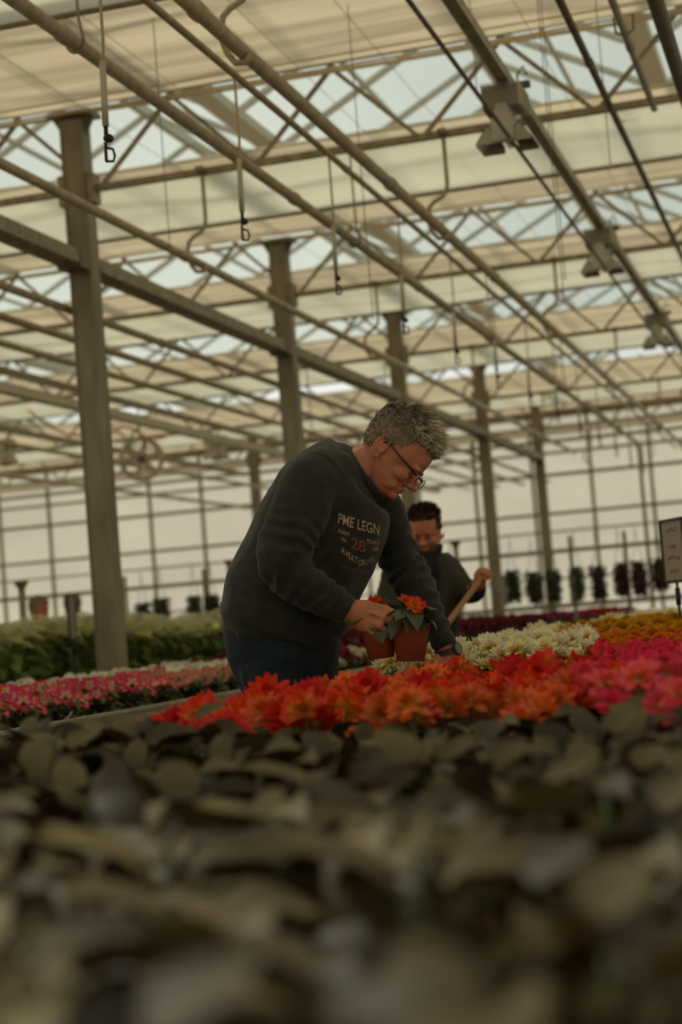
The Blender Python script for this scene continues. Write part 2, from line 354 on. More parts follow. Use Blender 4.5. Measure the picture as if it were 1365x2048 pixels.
# shade cloths (upper) and white film (lower)
ys = TY + [YW - 0.1]
bayn = ['over the camera', 'nearest in view, top of the photo', 'between the first and second girders in view', 'between the second and third girders in view',
        'between the third and fourth girders in view', 'just before the farthest girder', 'between the farthest girder and the back wall']
for i in range(0, 7):
    a, b = ys[i], ys[i + 1]
    if i == 6: a2 = a + 0.3
    else: a2 = a + 1.55
    m = MB(); nx, ny = 90, 14; vs = []; fs = []
    for j in range(ny + 1):
        for k in range(nx + 1):
            x = X0 + 0.12 + (X1 - X0 - 0.24) * k / nx; y = a2 + (b - 0.03 - a2) * j / ny
            sag = 0.05 * math.sin(math.pi * j / ny) + 0.02 * noise.noise(Vector((x * 0.7, y * 3, i)))
            vs.append((x, y, ZT + 0.03 - sag * 0.6))
    fs = [(j * (nx + 1) + k, j * (nx + 1) + k + 1, (j + 1) * (nx + 1) + k + 1, (j + 1) * (nx + 1) + k) for j in range(ny) for k in range(nx)]
    m.add(vs, fs); o = m.build('shade_cloth', M['beige'], None, True)
    tag(o, 'beige shade cloth, ' + bayn[i], 'shade cloth', kind='thing')
    m = MB()
    for q, (oy, r_) in enumerate(((0.05, .013), (0.12, .008), (0.30, .006))):
        m.tube([(X0 + 0.1 + (X1 - X0 - 0.2) * k / 60, b - oy, ZT - 0.012 - (.015 if q < 2 else 0) + 0.008 * noise.noise(Vector((k * 0.8, q * 5, i + 9)))) for k in range(61)], r_, 6)
    m.build('rolled_hem', M['hem'], o, True)
    # gathered folds of cloth at the leading edge
    m = MB()
    for q in range(2):
        m.tube([(X0 + 0.1 + (X1 - X0 - 0.2) * k / 60, a2 - 0.02 * q, ZT + 0.02 - 0.012 * q + 0.012 * noise.noise(Vector((k * 0.8, q * 5, i)))) for k in range(61)], 0.011, 6)
    m.build('gathered_edge', M['hem'], o, True)
    if 1 <= i <= 6:
        c = (1.45 if i == 1 else 1.35) if i < 6 else 1.0
        m = MB(); m.box(((X0 + X1) / 2, a + c / 2 + 0.03, ZB - 0.01), (X1 - X0 - 0.1, c - 0.03, 0.004))
        o = m.build('white_film', M['film']); tag(o, 'whitish film strip, ' + bayn[i], 'film', kind='thing')
        m = MB(); m.tube([(X0 + 0.06, a + c + 0.03, ZB), (X1 - 0.06, a + c + 0.03, ZB)], 0.028, 10)
        m.build('pull_tube', M['pipe'], o, True)

# columns
CXX = -4.55
def column(x, y, label):
    t = thing('steel_column', label, 'column', (x, y, 0))
    m = MB(); m.box((0, 0, ZT / 2 - 0.03), (0.15, 0.15, ZT - 0.06)); m.build('shaft', M['column'], t)
    m = MB()
    for sx in (-1, 1):
        m.box((sx * 0.07, -0.078, ZT / 2 - 0.03), (0.012, 0.012, ZT - 0.1))
    m.build('edge_lip', M['column'], t)
    m = MB(); m.box((0, 0, ZT - 0.02), (0.30, 0.2, 0.03))
    for s in (-1, 1): m.add([(s * 0.075, -0.01, ZT - 0.16), (s * 0.075, -0.01, ZT - 0.03), (s * 0.15, -0.01, ZT - 0.03), (s * 0.075, 0.01, ZT - 0.16), (s * 0.075, 0.01, ZT - 0.03), (s * 0.15, 0.01, ZT - 0.03)], [(0, 1, 2), (3, 5, 4), (0, 3, 4, 1), (1, 4, 5, 2), (0, 2, 5, 3)])
    m.build('head_plate', M['column'], t)
    for s in (-1, 1): m = MB(); m.box((s * 0.1, 0, ZB), (0.05, 0.12, 0.2)); m.build('girder_bracket', M['steel'], t)
    m = MB(); m.box((0, 0, 0.012), (0.3, 0.3, 0.024)); m.build('base_plate', M['column'], t)
for i, y in enumerate(TY[2:]):
    column(CXX, y, ['nearest square steel column, behind the pink petunia bench', 'square steel column rising behind the bending man\'s back',
                    'square steel column rising behind the bending man\'s head', 'square steel column just right of the man with the broom',
                    'farthest steel column of the row, just before the back wall'][i])
column(-9.5, 28.6, 'distant steel column far left, between the fan and the bending man')

# cable tray along the column row
segs = [6.0] + TY[2:]
for i in range(len(segs) - 1):
    a, b = segs[i] + 0.09, segs[i + 1] - 0.09
    t = thing('cable_tray', 'perforated steel cable tray, ' + ['left of the nearest column', 'between the first and second columns', 'between the second and third columns', 'between the third and fourth columns', 'between the fourth and fifth columns'][i], 'cable tray', (CXX, 0, 3.57))
    for s in (-1, 1):
        m = MB(); m.box((s * 0.075, (a + b) / 2, 0), (0.006, b - a, 0.09)); m.build('side_rail', M['steel'], t)
    m = MB(); n = int((b - a) / 0.12)
    for k in range(n): m.box((0, a + (b - a) * (k + 0.5) / n, -0.042), (0.146, 0.085, 0.004))
    o = m.build('rungs', M['steel'], t); o['kind'] = 'stuff'
    m = MB(); m.box((0, b - 0.08, -0.01), (0.17, 0.16, 0.11)); m.build('end_bracket', M['darkpipe'], t)
    m = MB(); m.tube([(-0.03, a, -0.02), (-0.03, b, -0.02)], 0.018, 6); m.tube([(0.02, a, -0.015), (0.02, b, -0.015)], 0.022, 6); m.build('cables', M['black'], t, True)

# long pipes towards the far wall
def lx(px, py, z): return atz(px, py, z).x
PIPES = {}
def pipe(key, px, py, z, r, y0, y1, mt, label, cat='pipe', joints=True, drop=False, name='heating_pipe'):
    x = lx(px, py, z); PIPES[key] = x
    t = thing(name, label, cat, (x, 0, z))
    m = MB()
    pts = [(0, y0, 0), (0, y1, 0)]
    if drop: pts = [(0, y0, 0), (0, y1 - 0.15, 0), (0, y1 - 0.04, -0.04), (0, y1, -0.15), (0, y1, -2.5)]
    m.tube(pts, r, 14); m.build('tube', mt, t, True)
    if joints:
        j = MB(); j.tube([(0, -0.03, 0), (0, 0.03, 0)], r * 1.22, 14); jm = j.mesh('coupling', mt)
        y = y0 + 2.2
        while y < y1 - 0.5: inst('coupling', jm, t, Matrix.Translation((0, y, 0))); y += 3.0
    return x
pipe('A', 480, 320, 3.46, 0.029, 1.0, 26.5, M['pipe'], 'thick painted pipe from top left corner, passing over both men', drop=True)
pipe('B', 683, 280, 3.46, 0.031, 1.0, 30.4, M['pipe'], 'thickest painted pipe, held by S-shaped hangers, right of the sprinkler line')
pipe('B2', 683, 330, 3.58, 0.017, 1.0, 29.5, M['pipe'], 'thinner pipe carrying the hanging sprinklers', name='irrigation_pipe')
pipe('C', 683, 670, 3.46, 0.028, 2.0, 27.0, M['pipe'], 'painted pipe crossing in front of the nearest column')
pipe('a', 0, 570, 3.3, 0.027, 4.0, 30.5, M['pipe'], 'uppermost of the three parallel pipes left behind the columns')
pipe('b', 0, 632, 3.3, 0.027, 4.0, 30.5, M['pipe'], 'middle of the three parallel pipes left behind the columns')
pipe('c', 0, 685, 3.3, 0.027, 4.0, 30.5, M['pipe'], 'lowest of the three parallel pipes left behind the columns')
pipe('d2', 0, 735, 3.3, 0.016, 4.0, 30.5, M['pipe'], 'thin pipe above the pale rail at far left', name='thin_pipe')
pipe('e', 0, 885, 3.3, 0.026, 6.0, 30.5, M['pipe'], 'low far pipe ending left of the fan')
pipe('f', 0, 950, 3.3, 0.03, 6.0, 30.5, M['pipe'], 'lowest far pipe below the fan at left')
pipe('R1', 950, 180, 3.6, 0.011, 1.0, 30.0, M['darkpipe'], 'thin dark rod passing in front of the grow lamps', 'rod', name='steel_rod')
pipe('R2', 1220, 210, 3.95, 0.02, 1.0, 30.0, M['darkpipe'], 'dark rod running right of the grow lamps', 'rod', name='steel_rod')
pipe('R3', 1225, 0, 4.0, 0.02, 1.0, 10.45, M['steel'], 'short grey rod at top right ending at the nearest girder', 'rod', name='steel_rod')
pipe('R4', 1340, 90, 3.5, 0.034, 1.0, 20, M['darkpipe'], 'thick dark pipe cutting the top right corner')
# pale rail, left
x = lx(0, 775, 3.3)
t = thing('hanging_rail', 'pale square rail at far left leading to the hanging fan', 'rail', (x, 0, 3.3)); m = MB(); m.box((0, 17, 0), (0.11, 26, 0.08)); m.build('bar', M['lampgrey'], t)
# lamp beam
XL = lx(1020, 170, 3.95); XLL = XL
t = thing('lamp_beam', 'square steel beam carrying the row of grow lamps', 'beam', (XL, 0, 3.95)); m = MB(); m.box((0, 15.5, 0), (0.045, 29, 0.075)); m.build('bar', M['steel'], t)
m = MB()
for s in (-1, 1): m.box((s * 0.028, 15.5, -0.03), (0.01, 29, 0.02))
m.build('lip', M['alu'], t)

# hangers
def hook(x, y, z, r, label, kind):
    t = thing('pipe_hanger', label, 'hanger', (x, y, z))
    m = MB(); h = ZB - z
    if kind == 'U':
        pts = [(0.015, 0, h), (0.02, 0, 0.1), (r + 0.008, 0, 0.0)] + [((r + 0.008) * math.cos(a), 0, -(r + 0.008) * math.sin(a)) for a in [math.pi * k / 8 for k in range(1, 9)]] + [(-r - 0.008, 0, 0.02)]
        m.tube(pts, 0.007, 8)
    else:
        k = 0.06
        pts = [(k, 0, h), (k, 0, 0.28), (k - .008, 0, 0.24), (k - 0.035, 0, 0.205), (-0.03, 0, 0.18), (-0.065, 0, 0.15), (-0.075, 0, 0.10), (-0.072, 0, 0.04), (-0.055, 0, -0.01), (-0.025, 0, -r - 0.02), (0.02, 0, -r - 0.024), (0.05, 0, -0.02)]
        m.tube([(x_, y_ + .02, z_) for x_, y_, z_ in pts], 0.014, 8)
    m.build('rod', M['steel'] if kind == 'U' else M['pipe'], t, True)
    m = MB(); m.box((0.015 if kind == 'U' else 0.06, 0, h), (0.05, 0.09, 0.03)); m.build('clamp', M['steel'], t)
for i, y in enumerate(TY[1:], 1):
    yy = 6.30 if i == 1 else y - 0.05
    nm = ['', 'above the frame edge', 'nearest girder in view', 'second girder in view', 'third girder in view', 'fourth girder in view', 'farthest girder'][i]
    hook(PIPES['A'], yy, 3.46, 0.029, 'thin U-shaped pipe hook on the first long pipe, ' + nm, 'U')
    hook(PIPES['B'], 6.68 if i == 1 else yy, 3.46, 0.031, 'S-shaped pipe hanger on the thickest pipe, ' + nm, 'S')
    if i > 1: hook(PIPES['C'], yy, 3.46, 0.028, 'S-shaped pipe hanger on the pipe crossing the column, ' + nm, 'S')
    if i > 3:
        for key, w_ in (('a', 'uppermost'), ('c', 'lowest')): hook(PIPES[key], yy, 3.3, 0.027, 'thin hook on the %s left parallel pipe, %s' % (w_, nm), 'U')
# pipe clips on the right rods
for k, (px, py) in enumerate([(1250, 62), (1247, 235)]):
    p = atx(px, py, PIPES['R3'] if k == 0 else PIPES['R2'])
    t = thing('rod_clip', 'small forked clip on %s at upper right' % ('the short grey rod' if k == 0 else 'the dark rod'), 'clip', p)
    m = MB(); m.tube([(-0.05, 0, 0.08), (-0.045, 0, 0.0), (0, 0, -0.025), (0.045, 0, 0.0), (0.05, 0, 0.08)], 0.007, 6); m.build('fork', M['darkpipe'], t, True)

# sprinkler drops
tub = MB(); tub.tube([(0, 0, 0), (0.006, 0, -0.3), (0, 0, -0.52)], 0.006, 8); tub = tub.mesh('tube', M['pipe'])
slv = MB(); slv.tube([(0, 0, -0.38), (0, 0, -0.62)], 0.0125, 10); slv = slv.mesh('weight_sleeve', M['lampgrey'])
noz = MB(); noz.tube([(0, 0, -0.62), (0, 0, -0.655)], 0.008, 8); noz.ell((0.008, 0, -0.665), (0.02, 0.014, 0.017), n=10)
noz.tube([(-0.004, 0, -0.68), (-0.004, 0, -0.75)], 0.006, 6); noz.tube([(-0.004, 0, -0.70), (0.022, 0, -0.705), (0.028, 0, -0.73), (0.022, 0, -0.75), (-0.006, 0, -0.75)], 0.005, 6)
noz = noz.mesh('nozzle', M['black'])
y = 5.83; k = 0
while y < 25:
    t = thing('hanging_sprinkler', 'hanging sprinkler tube with black nozzle, %s from the camera' % ORD[k], 'sprinkler', (PIPES['B2'], y, 3.575), group='sprinklers hanging from the thin pipe')
    for nm_, me_ in (('tube', tub), ('weight_sleeve', slv), ('nozzle', noz)): inst(nm_, me_, t)
    t.rotation_euler = (0, R(1.2), rnd.uniform(0, 1)); y += 1.51; k += 1

# grow lamps
def lamp_meshes():
    a = MB()
    a.box((0, 0, 0.03), (0.23, 0.26, 0.10))
    for k in range(13): a.box((-0.12 + 0.02 * k, 0, 0.045), (0.006, 0.32, 0.17))
    for k in range(13): a.box((0.128, -0.15 + 0.025 * k, 0.03), (0.03, 0.006, 0.14))
    b = MB()
    b.add([(-0.035, -0.155, -0.01), (0.035, -0.155, -0.01), (0.075, -0.17, -0.13), (0.075, -0.17, -0.26), (-0.075, -0.17, -0.26), (-0.075, -0.17, -0.13),
           (-0.035, -0.10, -0.01), (0.035, -0.10, -0.01), (0.075, -0.10, -0.13), (0.075, -0.10, -0.26), (-0.075, -0.10, -0.26), (-0.075, -0.10, -0.13)],
          [(0, 1, 2, 3, 4, 5)[::-1], (6, 7, 8, 9, 10, 11), (0, 6, 7, 1), (1, 7, 8, 2), (2, 8, 9, 3), (3, 9, 10, 4), (4, 10, 11, 5), (5, 11, 6, 0)])
    b.box((0, -0.02, -0.08), (0.11, 0.2, 0.16))
    c = MB()      # bat-wing reflector, open below
    for s in (-1, 1):
        p = [(s * 0.045, 0, -0.22), (s * 0.105, 0, -0.15), (s * 0.19, 0, -0.27)]
        yy = (-0.15, 0.15)
        vs = [(q[0], yv, q[2]) for q in p for yv in yy]
        c.add(vs, [(0, 1, 3, 2), (2, 3, 5, 4)])
        c.add([(v[0], v[1], v[2] + 0.008) for v in vs], [(0, 2, 3, 1), (2, 4, 5, 3)])
        for yv in yy:
            c.add([(s * 0.045, yv, -0.22), (s * 0.105, yv, -0.15), (s * 0.19, yv, -0.27), (s * 0.045, yv, -0.27)], [(0, 1, 2, 3)])
    d = MB(); d.tube([(0, -0.1, -0.23), (0, 0.12, -0.23)], 0.02, 10)
    f = MB(); f.tube([(0.10, 0.0, 0.1), (0.10, 0.0, 0.2), (0.14, 0.02, 0.26), (0.16, 0.02, 0.2)], 0.008, 6); f.box((0.13, 0, 0.13), (0.1, 0.05, 0.04))
    return [('ballast', a.mesh('ballast', M['lampgrey'], False)), ('bulb_neck', b.mesh('bulb_neck', M['lampgrey'], False)), ('reflector', c.mesh('reflector', M['reflector'], False)),
            ('bulb', d.mesh('bulb', M['glasslamp'])), ('hook', f.mesh('hook', M['darkpipe']))]
LM = lamp_meshes()
def glamp(x, y, z, label, group, rz=0.0):
    t = thing('grow_lamp', label, 'lamp', (x, y, z), rz, group)
    t.scale = (.82, .82, .82)
    for n_, me_ in LM: inst(n_, me_, t)
lab = ['nearest grow lamp with finned grey ballast, at upper right', 'second grow lamp down the beam at right edge', 'third grow lamp down the beam, at right edge', 'fourth grow lamp down the beam', 'fifth grow lamp down the beam']
for k, y in enumerate([9.25, 13.2, 17.45, 21.7, 26.0]): glamp(XLL - 0.02, y, 3.80, lab[k], 'grow lamps on the right beam')
glamp(-8.08, 22.7, 3.72, 'distant grow lamp between the fan and the bending man', 'distant lamps', 1.2)
glamp(-10.25, 20.6, 3.72, 'distant grow lamp at the left photo edge above the couple', 'distant lamps', 1.2)
t = thing('lamp_beam', 'distant beam holding the lamps beside the fan', 'beam', (-8.0, 0, 3.95)); m = MB(); m.box((0, 18, 0), (0.06, 24, 0.08)); m.build('bar', M['steel'], t)
t = thing('lamp_beam', 'distant beam holding the lamp at the left photo edge', 'beam', (-10.15, 0, 3.95)); m = MB(); m.box((0, 18, 0), (0.06, 24, 0.08)); m.build('bar', M['steel'], t)

# ceiling wires
k = 0
for px, py in ((200, 60), (420, 20), (560, 100), (720, 60), (900, 120), (1060, 60), (30, 130), (300, 160)):
    x = lx(px, py, 4.45); k += 1
    m = MB(); m.tube([(x, 1.0, 4.45), (x, YW - 0.3, 4.45)], 0.0022, 4)
    o = m.build('support_wire', M['alu']); tag(o, 'thin support wire under the shade cloth, %s from the left wall' % ORD[sorted([(200, 60), (420, 20), (560, 100), (720, 60), (900, 120), (1060, 60), (30, 130), (300, 160)], key=lambda q: lx(q[0], q[1], 4.45)).index((px, py))], 'wire', 'thin wires under the shade cloth', 'thing')
for k, (px, py, pz) in enumerate([(943, 0, 180), (330, 395, 520), (1120, 250, 560), (1210, 240, 330), (735, 560, 640), (1117, 515, 600)]):
    p = atd(px, py, 9.8); q = atd(px + 12, pz, 9.8)
    m = MB(); m.tube([(q.x, q.y, q.z), (q.x, q.y, ZT + .02)], 0.003, 5)
    o = m.build('hanging_wire', M['darkpipe']); tag(o, ['thin vertical wire reaching down beside the nearest grow lamp', 'thin vertical wire right of the nearest column', 'thin vertical wire below the nearest lamp', 'thin vertical wire beside the dark rod', 'thin vertical wire above the third column', 'thin vertical wire left of the second lamp'][k], 'wire', kind='thing')

# fan with orange cable
fp = atd(283, 918, 22)
t = thing('circulation_fan', 'round six-spoked circulation fan hanging right of the nearest column', 'fan', fp, R(25))
m = MB(); rings = []
N = 24
for (r, y) in ((0.285, -0.06), (0.285, 0.06), (0.225, 0.06), (0.225, -0.06), (0.285, -0.06)):
    rings.append([Vector((r * math.cos(2 * math.pi * k / N), y, r * math.sin(2 * math.pi * k / N))) for k in range(N)])
m.loft(rings, cap=False); m.build('ring_housing', M['fan'], t)
for k in range(6):
    a = k * math.pi / 3 + 0.25; m = MB(); m.beam((0.05 * math.cos(a), -0.02, 0.05 * math.sin(a)), (0.23 * math.cos(a), -0.02, 0.23 * math.sin(a)), 0.02, 0.065)
    m.build('spoke', M['fan'], t)
m = MB(); m.tube([(0, -0.06, 0), (0, 0.08, 0)], 0.045, 16); m.build('motor', M['darkpipe'], t, True)
m = MB(); m.beam((0, 0, 0.27), (0, 0, 0.75), 0.02, 0.02); m.build('hanging_bar', M['steel'], t)
m = MB(); pts = [(35, 800), (85, 845), (130, 868), (180, 872), (215, 868), (245, 853), (262, 856), (290, 873), (318, 877), (335, 872)]
m.tube([atd(px, py, 21.7) for px, py in pts], 0.017, 8); o = m.build('power_cable', M['orange_cable'], None, True)
tag(o, 'orange power cable drooping past the nearest column to the fan', 'cable', kind='thing')

# ================================================================ benches
def bench(name, label, xa, xb, ya, yb, z=0.80):
    t = thing(name, label, 'bench', ((xa + xb) / 2, (ya + yb) / 2, 0))
    W, L = xb - xa, yb - ya
    m = MB(); m.box((0, 0, z - 0.075), (W - 0.06, L, 0.02)); m.build('tray', M['alu'], t)
    for s in (-1, 1):
        m = MB(); m.box((s * (W / 2 - 0.015), 0, z - 0.07), (0.02, L, 0.14)); m.box((s * (W / 2 - 0.015), 0, z), (0.04, L, 0.014)); m.box((s * (W / 2 - 0.004), 0, z - 0.14), (0.03, L, 0.012))
        m.build('side_rim', M['alu'], t)
        m = MB(); m.box((0, s * (L / 2 - 0.01), z - 0.07), (W - 0.02, 0.02, 0.14)); m.build('end_rim', M['alu'], t)
    n = max(2, int(L / 2.4))
    lg = MB(); lg.box((0, 0, (z - 0.14) / 2), (0.045, 0.045, z - 0.14)); lg = lg.mesh('leg', M['steel'], False)
    for k in range(n + 1):
        for s in (-1, 1): inst('leg', lg, t, Matrix.Translation((s * (W / 2 - 0.25), -L / 2 + 0.3 + (L - 0.6) * k / n, 0)))
bench('plant_bench', 'aluminium bench holding the leafy plants and dahlias in front', -1.34, 0.7, 0.30, 13.5, 0.76)
bench('plant_bench', 'long aluminium bench with pale rim holding the pink petunias', -4.38, -2.85, 2.5, 29.5, 0.80)
bench('plant_bench', 'bench holding the tall pale-leaved plants behind the nearest column', -6.95, -4.75, 5.0, 27.5, 0.80)

# ================================================================ plants
def leaf_mesh(name, L, W, mt, droop=0.25, n=5, fold=0.25, wav=0.0):
    m = MB(); vs = []; cs = []
    for i in range(n + 1):
        t = i / n; wd = W / 2 * (math.sin(math.pi * min(1, t ** 0.75 * 0.97 + 0.02)) ** 0.8)
        x = L * t; z = -droop * L * t * t + 0.12 * L * t
        e = wav * L * math.sin(t * 9)
        vs += [(x, -wd, z + fold * wd + e), (x, 0, z), (x, wd, z + fold * wd - e)]; cs += [t] * 3
    fs = []
    for i in range(n):
        a = i * 3; fs += [(a, a + 1, a + 4, a + 3), (a + 1, a + 2, a + 5, a + 4)]
    m.add(vs, fs, cs); return m.mesh(name, mt)
def petal_into(m, L, W, az, el, z0=0.0, r0=0.004, n=4, curl=0.0, tip=0.35, shade=0.0, roll=0.2):
    rot = Matrix.Rotation(az, 3, 'Z') @ Matrix.Rotation(-el, 3, 'Y'); vs = []; cs = []
    for i in range(n + 1):
        t = i / n; wd = W / 2 * (0.35 + 0.65 * math.sin(math.pi * min(1, 0.15 + t * 0.65))) * (1 if t < 0.8 else (1 - (1 - tip) * (t - 0.8) / 0.2))
        x = r0 + L * t; z = curl * L * t * t
        for s in (-1, 0, 1): vs.append(rot @ Vector((x, s * wd, z + roll * wd * abs(s))) + Vector((0, 0, z0))); cs.append(min(1, max(0, t + shade)))
    m.add(vs, [f for i in range(n) for f in ((i * 3, i * 3 + 1, i * 3 + 4, i * 3 + 3), (i * 3 + 1, i * 3 + 2, i * 3 + 5, i * 3 + 4))], cs)
def dahlia(name, mt, rad=0.036, layers=((12, 1.0, 4), (11, .92, 24), (9, .75, 46), (7, .5, 66)), W=0.38, disc=True, seed=0, tip=0.4, dm='disc'):
    r = random.Random(seed); m = MB()
    for li, (n, k, el) in enumerate(layers):
        for i in range(n):
            petal_into(m, rad * k * r.uniform(.88, 1.1), rad * W * r.uniform(.9, 1.15), 2 * math.pi * (i + 0.5 * (li % 2)) / n + r.uniform(-.15, .15), R(el + r.uniform(-10, 10)), 0.002 * li, curl=r.uniform(-.15, .25), tip=tip)
    if disc: m.ell((0, 0, 0.006), (rad * .2, rad * .2, rad * .18), n=8, col=0.0, mi=1)
    return m.mesh(name, [mt, M[dm]])
def petunia(name, mt, rad=0.034, seed=0):
    r = random.Random(seed); m = MB(); N = 20; rings = [(0.12, -0.016, 0), (0.3, -0.004, .2), (0.62, 0.002, .6), (1.0, 0.0, 1)]
    vs = []; cs = []
    for (k, z, c) in rings:
        for i in range(N):
            a = 2 * math.pi * i / N; lobe = 1 + 0.13 * math.cos(5 * a) * k; star = 0.13 * math.cos(5 * a) * (1 if .2 < k < .9 else 0)
            vs.append((rad * k * lobe * math.cos(a), rad * k * lobe * math.sin(a), z + 0.005 * k * math.cos(10 * a + seed))); cs.append(min(1, max(0, c - star)))
    fs = [(j * N + i, j * N + (i + 1) % N, (j + 1) * N + (i + 1) % N, (j + 1) * N + i) for j in range(3) for i in range(N)]
    m.add(vs, fs, cs); m.tube([(0, 0, -0.045), (0, 0, -0.016)], [0.002, rad * .13], 6, col=0.6); return m.mesh(name, mt)
def pompon(name, mt, rad=0.03, seed=0):
    r = random.Random(seed); m = MB()
    for i in range(58):
        a = i * 2.39996; u = (i + .5) / 58; el = math.asin(1 - u * 0.95) - 0.02
        petal_into(m, rad * .55, rad * .34, a, el, 0, rad * .42, n=2, tip=.8, roll=.5, curl=.1)
    m.ell((0, 0, 0), (rad * .6, rad * .6, rad * .5), n=8, col=0.2); return m.mesh(name, mt)

LF = {}
LF['dark'] = [leaf_mesh('leaf', l, w_, M['leaf'], d, wav=wv) for l, w_, d, wv in ((.075, .045, .3, .0), (.09, .05, .45, .02), (.06, .04, .15, .01))]
LF['fg'] = [leaf_mesh('leaf', l, w_, M['leaf_fg'], d, n=6, wav=wv, fold=fo) for l, w_, d, wv, fo in ((.066, .036, .35, .02, .25), (.075, .040, .5, .03, .35), (.054, .034, .2, .02, .2), (.070, .038, .7, .02, .3), (.046, .028, .3, .0, .3))]
LF['pet'] = [leaf_mesh('leaf', l, w_, M['leaf_l'], d, n=3) for l, w_, d in ((.045, .026, .3), (.05, .024, .5))]
LF['bright'] = [leaf_mesh('leaf', l, w_, M['leaf_g'], d, n=4) for l, w_, d in ((.13, .085, .4), (.15, .09, .6), (.10, .07, .2))]
LF['mid'] = [leaf_mesh('leaf', l, w_, M['leaf_gd'], d, n=3) for l, w_, d in ((.09, .05, .4), (.11, .06, .6))]
pot = MB(); pot.lathe([(0.038, 0), (0.052, 0.088), (0.052, 0.09), (0.056, 0.09), (0.056, 0.102), (0.050, 0.102), (0.049, 0.086), (0.0, 0.086)][:-1], 18); POT = pot.mesh('pot', M['pot_t'])
pot = MB(); pot.lathe([(0.038, 0), (0.052, 0.088), (0.055, 0.09), (0.055, 0.102), (0.050, 0.102), (0.049, 0.086)], 12); POTB = pot.mesh('pot', M['pot_b'])

